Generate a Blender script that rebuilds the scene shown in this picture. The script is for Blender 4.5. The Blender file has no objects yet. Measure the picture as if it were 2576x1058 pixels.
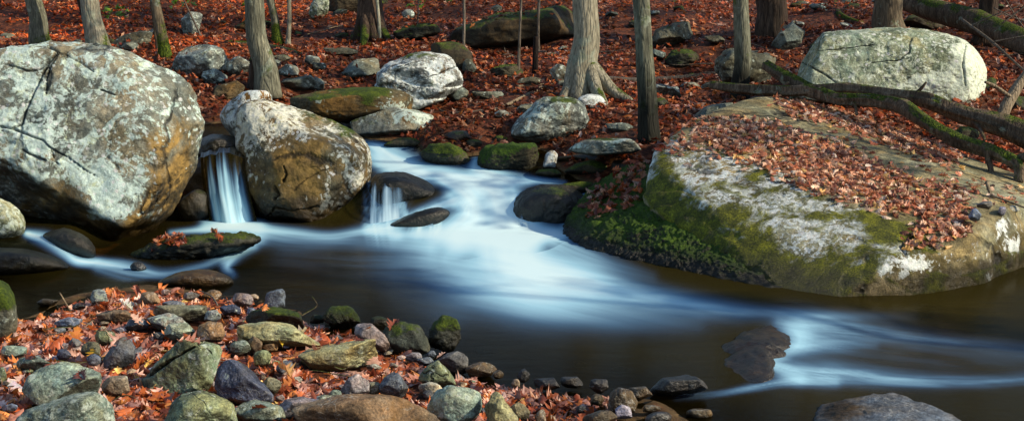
import bpy, bmesh, math, random
import numpy as np
from mathutils import Vector
from mathutils.bvhtree import BVHTree

R = math.radians
rnd = random.Random(7)
rng = np.random.default_rng(11)
scene = bpy.context.scene
COL = scene.collection

# ------------------------------------------------------------------ camera geometry
CAM_Z, PITCH, HFOV = 1.9, R(10.0), R(45.0)
F = 1288.0 / math.tan(HFOV / 2)
CP, SP = math.cos(PITCH), math.sin(PITCH)

def direction(u, v):
    a = (u - 1288.0) / F
    b = (529.0 - v) / F
    return a, CP + SP * b, -SP + CP * b

def at(u, v, y):
    a, b, c = direction(u, v)
    k = y / b
    return np.array((a * k, y, CAM_Z + c * k))

def at_level(u, v, z):
    a, b, c = direction(u, v)
    k = (z - CAM_Z) / c
    return np.array((a * k, b * k, z))

def project(P):
    P = np.asarray(P, float)
    x, y, z = P[..., 0], P[..., 1], P[..., 2] - CAM_Z
    d = np.maximum(y * CP - z * SP, 1e-3)
    return 1288 + F * x / d, 529 - F * (y * SP + z * CP) / d

# ------------------------------------------------------------------ noise
def _hash(ix, iy, iz):
    h = (ix * 374761393 + iy * 668265263 + iz * 1274126177) & 0xFFFFFFFF
    h = ((h ^ (h >> 13)) * 1103515245) & 0xFFFFFFFF
    h = ((h ^ (h >> 15)) * 2246822519) & 0xFFFFFFFF
    return ((h ^ (h >> 16)) & 0xFFFFFF) / float(0xFFFFFF)

def noise3(x, y, z):
    fx, fy, fz = np.floor(x), np.floor(y), np.floor(z)
    ix, iy, iz = fx.astype(np.int64), fy.astype(np.int64), fz.astype(np.int64)
    tx, ty, tz = x - fx, y - fy, z - fz
    sx, sy, sz = (t * t * t * (t * (t * 6 - 15) + 10) for t in (tx, ty, tz))
    out = 0
    for dx in (0, 1):
        wx = sx if dx else 1 - sx
        for dy in (0, 1):
            wy = sy if dy else 1 - sy
            for dz in (0, 1):
                wz = sz if dz else 1 - sz
                out = out + wx * wy * wz * _hash(ix + dx, iy + dy, iz + dz)
    return out * 2 - 1

def fbm(P, freq, octaves=4, gain=0.5, off=0.0):
    x, y, z = P[..., 0] * freq + off, P[..., 1] * freq + off * 1.7, P[..., 2] * freq - off
    s, a = 0, 1.0
    for _ in range(octaves):
        s = s + a * noise3(x, y, z)
        x, y, z, a = x * 2.03 + 3.1, y * 2.03 + 1.7, z * 2.03 + 9.2, a * gain
    return s

def sstep(t, a=0.0, b=1.0):
    t = np.clip((t - a) / (b - a), 0, 1)
    return t * t * (3 - 2 * t)

# ------------------------------------------------------------------ mesh helpers
def mesh_np(name, V, faces, mat=None, parent=None, smooth=True, attrs=None, cols=None, origin=None):
    """faces: array (n,3) / (n,4) or list of such arrays"""
    V = np.asarray(V, np.float32)
    if origin is not None:
        V = V - np.asarray(origin, np.float32)
    me = bpy.data.meshes.new(name)
    fl = faces if isinstance(faces, list) else [faces]
    fl = [np.asarray(f, np.int32) for f in fl if len(f)]
    loops = np.concatenate([f.ravel() for f in fl])
    tot = np.concatenate([np.full(len(f), f.shape[1], np.int32) for f in fl])
    start = np.concatenate([[0], np.cumsum(tot)[:-1]]).astype(np.int32)
    me.vertices.add(len(V)); me.vertices.foreach_set('co', V.ravel())
    me.loops.add(len(loops)); me.loops.foreach_set('vertex_index', loops)
    me.polygons.add(len(tot)); me.polygons.foreach_set('loop_start', start); me.polygons.foreach_set('loop_total', tot)
    me.update(calc_edges=True)
    me.polygons.foreach_set('use_smooth', np.full(len(tot), bool(smooth)))
    for k, a in (attrs or {}).items():
        at_ = me.attributes.new(k, 'FLOAT', 'POINT'); at_.data.foreach_set('value', np.asarray(a, np.float32))
    if cols is not None:
        c = me.attributes.new('Col', 'FLOAT_COLOR', 'POINT')
        c.data.foreach_set('color', np.asarray(cols, np.float32).ravel())
    me.validate()
    o = bpy.data.objects.new(name, me); COL.objects.link(o)
    if mat: me.materials.append(mat)
    if origin is not None: o.location = [float(q) for q in origin]
    if parent is not None:
        o.parent = parent
        o.location = [float(a - b) for a, b in zip(origin if origin is not None else (0, 0, 0), parent.location)]
    return o

def tag(o, label=None, cat=None, group=None, kind=None):
    if label: o['label'] = label
    if cat: o['category'] = cat
    if group: o['group'] = group
    if kind: o['kind'] = kind
    return o

def empty(name, loc):
    o = bpy.data.objects.new(name, None); COL.objects.link(o)
    o.location = [float(q) for q in loc]; o.empty_display_size = 0.1
    return o

def resample(path, n):
    P = np.asarray(path, float)
    d = np.concatenate([[0], np.cumsum(np.linalg.norm(np.diff(P[:, :3], axis=0), axis=1))])
    t = np.linspace(0, d[-1], n)
    Q = np.stack([np.interp(t, d, P[:, k]) for k in range(P.shape[1])], 1)
    for _ in range(3):
        Q[1:-1] = 0.25 * Q[:-2] + 0.5 * Q[1:-1] + 0.25 * Q[2:]
    return Q

def tube(path, n=24, m=12, ridge=0.0, ridge_f=9.0, lump=0.0, flare=None, seed=0.0, cap=True):
    """path rows x,y,z,radius -> verts, [quads, tris]"""
    Q = resample(path, n)
    C, rad = Q[:, :3], Q[:, 3]
    T = np.gradient(C, axis=0); T /= np.linalg.norm(T, axis=1)[:, None] + 1e-9
    ref = np.array((0.0, 1.0, 0.0)) if abs(T[0, 1]) < 0.8 else np.array((1.0, 0, 0))
    A = np.cross(T, ref); A /= np.linalg.norm(A, axis=1)[:, None] + 1e-9
    B = np.cross(T, A)
    th = np.linspace(0, 2 * np.pi, m, endpoint=False)
    ct, st = np.cos(th), np.sin(th)
    D = A[:, None, :] * ct[None, :, None] + B[:, None, :] * st[None, :, None]
    rr = np.repeat(rad[:, None], m, 1)
    L = np.concatenate([[0], np.cumsum(np.linalg.norm(np.diff(C, axis=0), axis=1))])
    if ridge or lump:
        cx, cy = np.broadcast_to(ct, rr.shape), np.broadcast_to(st, rr.shape)
        LL = np.repeat(L[:, None], m, 1)
        if ridge:
            N = fbm(np.stack([cx * ridge_f / 4, cy * ridge_f / 4, LL * 1.6], -1), 1.0, 3, 0.6, seed)
            rr = rr * (1 + ridge * N)
        if lump:
            N = fbm(np.stack([cx * .7, cy * .7, LL * 1.8], -1), 1.0, 2, 0.5, seed + 5)
            rr = rr * (1 + lump * N)
    if flare is not None:
        rr = rr * flare(th[None, :], L[:, None])
    V = C[:, None, :] + D * rr[..., None]
    V = V.reshape(-1, 3)
    i = np.arange(n - 1)[:, None] * m + np.arange(m)[None, :]
    j = np.arange(n - 1)[:, None] * m + (np.arange(m)[None, :] + 1) % m
    quads = np.stack([i, j, j + m, i + m], -1).reshape(-1, 4)
    tris = np.zeros((0, 3), int)
    if cap:
        V = np.concatenate([V, C[:1], C[-1:]])
        k0, k1 = n * m, n * m + 1
        a = np.arange(m); b = (a + 1) % m
        tris = np.concatenate([np.stack([np.full(m, k0), b, a], 1), np.stack([np.full(m, k1), (n - 1) * m + a, (n - 1) * m + b], 1)])
    return V, [quads, tris]

def merge(parts):
    Vs, q, t, off = [], [], [], 0
    for V, fs in parts:
        Vs.append(V)
        for f in fs:
            if len(f): (q if f.shape[1] == 4 else t).append(f + off)
        off += len(V)
    out = []
    if q: out.append(np.concatenate(q))
    if t: out.append(np.concatenate(t))
    return np.concatenate(Vs), out

# ------------------------------------------------------------------ node helpers
class NT:
    def __init__(self, name):
        self.mat = bpy.data.materials.new(name); self.mat.use_nodes = True
        self.t = self.mat.node_tree; self.t.nodes.clear()
        self.pos = self.n('ShaderNodeNewGeometry')
        self.P = self.pos.outputs['Position']
        s = self.n('ShaderNodeSeparateXYZ'); self.link(self.pos.outputs['Normal'], s.inputs[0]); self.nz = s.outputs[2]
        s = self.n('ShaderNodeSeparateXYZ'); self.link(self.P, s.inputs[0]); self.z = s.outputs[2]
    def n(self, kind): return self.t.nodes.new(kind)
    def link(self, a, b): self.t.links.new(a, b)
    def put(self, x, sock):
        if hasattr(x, 'is_linked'): self.link(x, sock)
        elif isinstance(x, (tuple, list)) and len(x) == 3 and len(sock.default_value) == 4: sock.default_value = (*x, 1)
        else: sock.default_value = x
    def noise(self, scale, detail=6, rough=0.6, dist=0.0, vec=None):
        q = self.n('ShaderNodeTexNoise'); self.link(vec or self.P, q.inputs['Vector'])
        q.inputs['Scale'].default_value = scale; q.inputs['Detail'].default_value = detail
        q.inputs['Roughness'].default_value = rough; q.inputs['Distortion'].default_value = dist
        return q.outputs[0]
    def voro(self, scale, feature='F1', out='Distance', vec=None):
        q = self.n('ShaderNodeTexVoronoi'); q.feature = feature; self.link(vec or self.P, q.inputs['Vector'])
        q.inputs['Scale'].default_value = scale
        return q.outputs[out]
    def math(self, op, a, b=0.0, c=0.0):
        q = self.n('ShaderNodeMath'); q.operation = op
        self.put(a, q.inputs[0]); self.put(b, q.inputs[1]); self.put(c, q.inputs[2])
        return q.outputs[0]
    def smooth(self, x, a, b, lo=0.0, hi=1.0):
        q = self.n('ShaderNodeMapRange'); q.interpolation_type = 'SMOOTHSTEP'
        self.put(x, q.inputs[0])
        for k, v in zip((1, 2, 3, 4), (a, b, lo, hi)): q.inputs[k].default_value = v
        return q.outputs[0]
    def attr(self, name, kind='Fac'):
        q = self.n('ShaderNodeAttribute'); q.attribute_name = name
        return q.outputs[kind]
    def ramp(self, x, stops):
        q = self.n('ShaderNodeValToRGB'); self.put(x, q.inputs[0])
        e = q.color_ramp.elements
        while len(e) < len(stops): e.new(0.5)
        for el, (p, c) in zip(e, stops): el.position = p; el.color = (*c, 1)
        return q.outputs[0]
    def mix(self, f, a, b, mode='MIX'):
        q = self.n('ShaderNodeMix'); q.data_type = 'RGBA'; q.blend_type = mode
        self.put(f, q.inputs[0]); self.put(a, q.inputs[6]); self.put(b, q.inputs[7])
        return q.outputs[2]
    def scale(self, col, f):           # colour * scalar
        q = self.n('ShaderNodeVectorMath'); q.operation = 'SCALE'
        self.put(col, q.inputs[0]); self.put(f, q.inputs['Scale'])
        return q.outputs[0]
    def mapping(self, sc):
        q = self.n('ShaderNodeMapping'); self.link(self.P, q.inputs[0]); q.inputs['Scale'].default_value = sc
        return q.outputs[0]
    def bump(self, h, strength=0.6, dist=0.02):
        q = self.n('ShaderNodeBump'); self.put(h, q.inputs['Height'])
        q.inputs['Strength'].default_value = strength; q.inputs['Distance'].default_value = dist
        return q.outputs[0]
    def finish(self, col, rough, bump=None, spec=0.4):
        b = self.n('ShaderNodeBsdfPrincipled'); self.put(col, b.inputs['Base Color']); self.put(rough, b.inputs['Roughness'])
        b.inputs['Specular IOR Level'].default_value = spec
        if bump is not None: self.link(bump, b.inputs['Normal'])
        self.out(b.outputs[0])
        return self.mat
    def out(self, s):
        o = self.n('ShaderNodeOutputMaterial'); self.link(s, o.inputs[0])

def rock_mat(name, cols, lichen=None, lcols=((.20, .27, .22), (.50, .58, .50), (.36, .38, .18)), lscale=6.0, moss=None,
             mcols=((.008, .018, .001), (.05, .085, .003), (.15, .19, .006)), ochre=None, ocol=(.17, .085, .015), wetz=None,
             rough=0.75, gscale=1.0, vein=0.0, crackle=0.0, bumpd=0.02, streak=None, spec=0.35):
    t = NT(name)
    if streak: vec = t.mapping(streak)
    else: vec = t.P
    n1 = t.noise(2.6 * gscale, 8, .68, .6, vec)
    k = len(cols)
    col = t.ramp(t.smooth(n1, .3, .7), [(i / max(k - 1, 1), c) for i, c in enumerate(cols)])
    n2 = t.noise(22 * gscale, 7, .7)
    n3 = t.noise(110, 3, .7)
    hue = t.noise(1.9 * gscale, 5, .6, 1.0)
    col = t.mix(1.0, col, t.ramp(hue, [(.36, (.82, .97, 1.10)), (.5, (1, 1, 1)), (.64, (1.20, 1.0, .76))]), 'MULTIPLY')
    col = t.scale(col, t.smooth(n2, .25, .75, .45, 1.5))
    col = t.scale(col, t.smooth(n3, .3, .7, .62, 1.38))
    h = t.math('MULTIPLY_ADD', n2, .9, t.math('MULTIPLY', n3, .25))
    if vein:
        nv_ = t.noise(3.2 * gscale, 5, .6, 1.6)
        ve_ = t.math('MULTIPLY', t.smooth(t.math('ABSOLUTE', t.math('SUBTRACT', nv_, .5)), .014, .002), t.smooth(t.noise(5, 2), .45, .6))
        col = t.mix(t.math('MULTIPLY', ve_, vein), col, (.55, .55, .50))
        dk_ = t.smooth(t.noise(1.3 * gscale, 6, .7, 1.4), .60, .68)
        col = t.scale(col, t.math('MULTIPLY_ADD', dk_, -.45, 1))
    if ochre is not None:
        no = t.noise(2.0, 7, .65, .8)
        o = t.smooth(t.math('ADD', t.math('ADD', no, ochre), t.attr('och')), .46, .62)
        oc = t.ramp(t.noise(7, 6, .7), [(.3, tuple(q * .35 for q in ocol)), (.5, ocol), (.7, tuple(min(1, q * 2.0) for q in ocol))])
        col = t.mix(o, col, oc)
    if lichen is not None:
        nl = t.noise(lscale, 12, .66, .9)
        nv = t.noise(lscale * 5, 6, .7, .5)
        L = t.math('ADD', t.math('MULTIPLY_ADD', nl, .72, t.math('MULTIPLY', nv, .28)), t.math('ADD', t.attr('lich'), lichen))
        lm = t.smooth(L, .505, .555)
        lc = t.ramp(t.noise(9, 6, .7, .4), [(.32, lcols[0]), (.5, lcols[1]), (.68, lcols[2])])
        lc = t.scale(lc, t.smooth(t.noise(38, 6, .75), .3, .7, .62, 1.3))
        col = t.mix(lm, col, lc)
        l2 = t.smooth(t.math('ADD', t.noise(lscale * 1.9, 9, .7, .6), t.math('MULTIPLY_ADD', t.math('ADD', t.attr('lich'), lichen), .8, -.05)), .51, .54)
        col = t.mix(t.math('MULTIPLY', l2, .85), col, t.ramp(t.noise(24, 4, .7), [(.3, lcols[0]), (.5, lcols[1]), (.65, tuple(min(.88, q * 1.15) for q in lcols[1]))]))
        # small round rosettes
        w = t.n('ShaderNodeVectorMath'); w.operation = 'MULTIPLY_ADD'
        q = t.n('ShaderNodeTexNoise'); t.link(t.P, q.inputs['Vector']); q.inputs['Scale'].default_value = 30
        t.link(q.outputs[1], w.inputs[0]); w.inputs[1].default_value = (.03, .03, .03); t.link(t.P, w.inputs[2])
        sp = t.smooth(t.voro(17, vec=w.outputs[0]), .33, .24)
        sp = t.math('MULTIPLY', sp, t.smooth(t.math('ADD', nl, t.math('ADD', t.attr('lich'), lichen)), .40, .52))
        col = t.mix(t.math('MULTIPLY', sp, .8), col, t.ramp(t.noise(12, 2), [(.4, lcols[1]), (.6, tuple(min(.8, q * 1.25) for q in lcols[1]))]))
        h = t.math('ADD', h, t.math('MULTIPLY', lm, .3))
    if crackle:
        w = t.n('ShaderNodeVectorMath'); w.operation = 'MULTIPLY_ADD'
        q = t.n('ShaderNodeTexNoise'); t.link(t.P, q.inputs['Vector']); q.inputs['Scale'].default_value = 3; q.inputs['Detail'].default_value = 5
        t.link(q.outputs[1], w.inputs[0]); w.inputs[1].default_value = (.5, .5, .5); t.link(t.P, w.inputs[2])
        ve = t.voro(crackle, 'DISTANCE_TO_EDGE', vec=w.outputs[0])
        ck = t.math('MULTIPLY', t.smooth(ve, .035, .0), t.smooth(t.noise(1.7, 3), .45, .6))
        col = t.scale(col, t.math('MULTIPLY_ADD', ck, -.8, 1))
        h = t.math('MULTIPLY_ADD', ck, -1.2, h)
    if moss is not None:
        nm = t.noise(4.5, 9, .68, .5)
        M = t.math('ADD', t.math('MULTIPLY_ADD', t.nz, .22, t.math('MULTIPLY', nm, .8)), t.math('ADD', t.attr('mos'), moss))
        mm = t.smooth(M, .56, .70)
        nf = t.noise(75, 5, .75)
        mc = t.ramp(t.math('MULTIPLY_ADD', nf, .6, t.math('MULTIPLY', t.noise(11, 4, .6), .4)), [(.36, mcols[0]), (.5, mcols[1]), (.64, mcols[2])])
        col = t.mix(mm, col, mc)
        h = t.math('MULTIPLY_ADD', t.math('MULTIPLY', nf, mm), 1.6, h)
    col = t.scale(col, t.math('MULTIPLY_ADD', t.attr('crack_dark'), -.78, 1))
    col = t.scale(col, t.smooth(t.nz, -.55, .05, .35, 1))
    r = rough
    if wetz is not None:
        zz = t.math('MULTIPLY_ADD', t.noise(6, 4), -.12, t.z)
        w = t.smooth(zz, wetz - .04, wetz + .07, 1, 0)
        col = t.scale(col, t.math('MULTIPLY_ADD', w, -.68, 1))
        r = t.math('MULTIPLY_ADD', w, -.5 * rough, rough)
    return t.finish(col, r, t.bump(h, .75, bumpd), spec)
# ------------------------------------------------------------------ terrain and water levels
_T = np.linspace(-1, 6, 701)
_PR = np.interp(_T, [0, .12, .24, .36, .7, 1.2, 1.9, 3.0, 5], [0, .06, .16, .225, .30, .37, .5, .6, .62])
_PR = np.convolve(np.pad(_PR, 22, mode='edge'), np.hanning(45) / np.hanning(45).sum(), 'valid')
def water_z(x, y):
    x = np.asarray(x, float); y = np.asarray(y, float)
    z = np.zeros(np.broadcast(x, y).shape)
    # steps of the main cascade
    foot = np.interp(x, [-1.6, -1.2, -.9, -.4, 0, .25, .6], [10.15, 10.1, 9.98, 9.92, 9.92, 9.97, 10.1])
    prof = np.interp(y - foot, _T, _PR)
    # left fall: an abrupt step
    wl = sstep(-x, 1.55, 1.8)
    left = .60 * sstep(y, 10.9, 11.05)
    z = prof * (1 - wl) + left * wl
    # small stream at the left edge
    z = z + .16 * sstep(-x, 2.95, 3.4) * sstep(y, 8.15, 8.6) * (1 - sstep(y, 10.2, 10.5))
    # drop at the right
    xl = np.interp(y, [5.2, 5.6, 6.1, 6.6, 7.1, 7.6], [1.15, 1.25, 1.25, 1.45, 1.6, 2.1])
    z = z - .10 * sstep(x - xl, 0.0, .8) * (1 - sstep(y, 6.9, 8.3))
    return z

CTRL = []
def gp(u, v, z): CTRL.append(tuple(at_level(u, v, z)))
for u, v in ((-80, 800), (40, 800), (110, 780), (180, 748), (330, 712), (400, 708), (470, 722), (560, 738), (650, 748), (740, 785), (820, 812), (960, 838), (1080, 888), (1180, 925), (1300, 950), (1420, 975), (1550, 985), (1640, 1015), (1700, 1070)):
    gp(u, v, .005)
for u, v, z in ((60, 850, .06), (300, 770, .06), (430, 770, .06), (560, 790, .06), (640, 830, .07), (800, 860, .07), (950, 900, .06), (1050, 950, .06), (1200, 985, .05), (1400, 1030, .03), (1540, 1055, .02),
                (200, 900, .10), (450, 900, .10), (700, 950, .10), (900, 1000, .09), (100, 1000, .14), (350, 1030, .15), (600, 1058, .14), (1000, 1058, .10), (-100, 900, .12)):
    gp(u, v, z)
CTRL += [(-2.5, 3.5, .3), (-1, 3.5, .27), (0.2, 3.6, .15), (1, 3.4, .0), (2, 3.6, -.2), (3.5, 3.2, .0), (6, 3, .25), (0, 1, .35), (-3, 0, .45), (3, 0, .4), (0, -4, .6), (-8, -4, .7), (8, -4, .7), (-6, 4, .45), (10, 3, .5)]
for u, v, z in ((780, 700, -.14), (640, 690, -.08), (500, 700, -.06), (900, 770, -.2), (1200, 760, -.26), (1600, 800, -.26), (2000, 790, -.28), (1450, 920, -.12), (1700, 930, -.16), (1850, 880, -.16), (2300, 800, -.36), (2300, 900, -.34),
                (2550, 980, -.32), (2050, 1000, -.25), (1800, 1040, -.14), (1000, 650, -.26), (1300, 640, -.3), (1600, 690, -.3), (700, 620, -.2), (200, 730, -.12), (100, 745, -.1), (300, 690, -.1), (1100, 840, -.12), (1250, 890, -.1), (900, 600, -.25), (560, 570, -.25)):
    gp(u, v, z)
for x, y in ((-1.2, 10.4), (-.6, 10.5), (0, 10.4), (.4, 10.4), (-1.2, 11), (-.5, 11), (.1, 10.8), (-1.3, 11.5), (-.9, 11.5), (-2.3, 10.8), (-2.4, 11.6), (-2.4, 12.4), (.6, 10.3), (-3.3, 9.0), (-3.9, 9.4)):
    CTRL.append((x, y, float(water_z(x, y)) - .12))
# far shore
for u, v, z in ((1080, 346, .56), (1180, 356, .52), (1290, 374, .45), (1350, 390, .40), (1420, 392, .42), (1500, 388, .46), (1590, 385, .5)):
    gp(u, v, z)
def hill(y): return .55 + .15 * (y - 11.7)
for x in (-12, -8, -5.5, -4, -2.9, -1, .5, 2, 4, 6, 9, 12):
    for y in (13.2, 15, 17.5, 20, 24, 30, 40, 55):
        CTRL.append((x * (1 + (y - 13) * .02), y, hill(y) + (.12 if y < 14 and abs(x) > 3 else 0)))
for x, y, z in ((-.9, 12.2, .66), (0, 11.9, .62), (.8, 11.6, .62), (1.3, 11.2, .6), (1.6, 10.6, .5), (2.2, 11.8, .64), (3.2, 11.5, .62), (4.2, 10.8, .5), (5.5, 10.3, .45), (7.5, 10, .5), (10, 10, .7), (-1.6, 12.6, .66), (-3.3, 12.4, .7), (-4.2, 11.2, .7), (-5.5, 10, .6),
                (-5.6, 8.4, .4), (-5, 7.2, .3), (-4, 6.6, .15), (-8, 7, .7), (2.6, 9.4, .0), (1.5, 9.4, .0), (2.2, 8.4, -.2), (3.6, 9.2, .1), (4.4, 8.9, .12), (6, 8.7, .15), (9, 8.6, .3), (4.4, 8.2, -.2), (6, 7.4, -.35), (6, 5.6, -.35), (9, 6.5, -.35), (9, 4.4, .1), (4.5, 4.6, -.2), (14, 6.5, -.3)):
    CTRL.append((x, y, z))
CT = np.array(CTRL)
_A = np.linalg.norm(CT[:, None, :2] - CT[None, :, :2], axis=2)
_n = len(CT)
_M = np.zeros((_n + 1, _n + 1)); _M[:_n, :_n] = _A + np.eye(_n) * .02; _M[:_n, _n] = 1; _M[_n, :_n] = 1
_W = np.linalg.solve(_M, np.concatenate([CT[:, 2], [0]]))

def ground_z(x, y):
    x = np.asarray(x, float); y = np.asarray(y, float)
    sh = np.broadcast(x, y).shape
    X = np.broadcast_to(x, sh).ravel(); Y = np.broadcast_to(y, sh).ravel()
    out = np.empty(len(X))
    for i in range(0, len(X), 20000):
        d = np.hypot(X[i:i + 20000, None] - CT[None, :, 0], Y[i:i + 20000, None] - CT[None, :, 1])
        out[i:i + 20000] = d @ _W[:_n] + _W[_n]
    P = np.stack([X, Y, np.zeros_like(X)], -1)
    up = sstep(Y, 11.5, 14)
    out -= .025 * (Y < 7.6) * (out > .01)
    out += fbm(P, .55, 4) * (.015 + .13 * up) + fbm(P, 3.0, 3) * (.012 + .012 * up)
    return out.reshape(sh)

def surf_z(x, y): return np.maximum(ground_z(x, y), water_z(x, y))

_YS = np.concatenate([np.arange(3.5, 16, .02), np.arange(16, 60, .06)])
def hit(u, v, fn=None):
    """where the view line through (u, v) meets the ground or the water"""
    a, b, c = direction(u, v)
    k = _YS / b
    z = CAM_Z + c * k
    s = (fn or surf_z)(a * k, _YS)
    below = np.nonzero(z < s)[0]
    i = below[0] if len(below) else len(_YS) - 1
    return np.array((a * k[i], _YS[i], s[i]))

def axis(lo, hi, a, b, step, grow=1.16):
    mid = list(np.arange(a, b, step))
    s, q = step, b
    right = []
    while q < hi: right.append(q); s *= grow; q += s
    right.append(hi)
    s, q = step, a
    left = []
    while q > lo: s *= grow; q -= s; left.append(max(q, lo))
    return np.array(left[::-1] + mid + right)

def grid_mesh(name, xs, ys, zf, mat, attrs=None):
    X, Y = np.meshgrid(xs, ys)
    Z = zf(X, Y)
    V = np.stack([X, Y, Z], -1).reshape(-1, 3)
    nx, ny = len(xs), len(ys)
    i = (np.arange(ny - 1)[:, None] * nx + np.arange(nx - 1)[None, :])
    f = np.stack([i, i + 1, i + nx + 1, i + nx], -1).reshape(-1, 4)
    return mesh_np(name, V, f, mat, attrs=attrs(V) if attrs else None)

def ground_material():
    t = NT('ground_soil')
    c1 = t.ramp(t.noise(16, 8, .75, .6), [(.3, (.016, .007, .003)), (.45, (.07, .02, .008)), (.58, (.17, .048, .016)), (.72, (.26, .11, .05))])
    cell = t.voro(13, 'F1', 'Color')
    s = t.n('ShaderNodeSeparateColor'); t.link(cell, s.inputs[0])
    c1 = t.scale(c1, t.smooth(s.outputs[0], 0, 1, .45, 1.35))
    # stream bed: brown silt and gravel
    bed = t.ramp(t.noise(9, 8, .7), [(.3, (.035, .02, .008)), (.55, (.11, .066, .024)), (.75, (.2, .13, .055))])
    b = t.smooth(t.attr('bed'), .3, .7)
    col = t.mix(b, c1, bed)
    h = t.math('ADD', t.noise(30, 6, .7), t.math('MULTIPLY', t.voro(14), .8))
    return t.finish(col, .8, t.bump(h, .8, .03), .3)

def bed_attr(V):
    d = water_z(V[:, 0], V[:, 1]) + .03 - V[:, 2]
    return {'bed': sstep(d, -.02, .05)}
ground = grid_mesh('ground', axis(-45, 45, -5, 5.5, .07), axis(-8, 90, 4, 14.5, .07), ground_z, ground_material(), bed_attr)
tag(ground, kind='structure')

# ------------------------------------------------------------------ water
def seg_dist(U, V, pts):
    """distance to a polyline, running length, and values interpolated along it"""
    pts = np.asarray(pts, float)
    best = np.full(U.shape, 1e9); par = np.zeros(U.shape); side = np.zeros(U.shape)
    run = 0.0
    ext = [np.zeros(U.shape) for _ in range(pts.shape[1] - 2)]
    for a, b in zip(pts[:-1], pts[1:]):
        d = b[:2] - a[:2]; L = math.hypot(*d)
        t = np.clip(((U - a[0]) * d[0] + (V - a[1]) * d[1]) / (L * L + 1e-9), 0, 1)
        q = np.hypot(U - a[0] - t * d[0], V - a[1] - t * d[1])
        m = q < best
        best = np.where(m, q, best); par = np.where(m, run + t * L, par)
        side = np.where(m, ((U - a[0]) * d[1] - (V - a[1]) * d[0]) / (L + 1e-9), side)
        for k in range(len(ext)): ext[k] = np.where(m, a[2 + k] + t * (b[2 + k] - a[2 + k]), ext[k])
        run += L
    return best, par, side, ext

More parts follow.
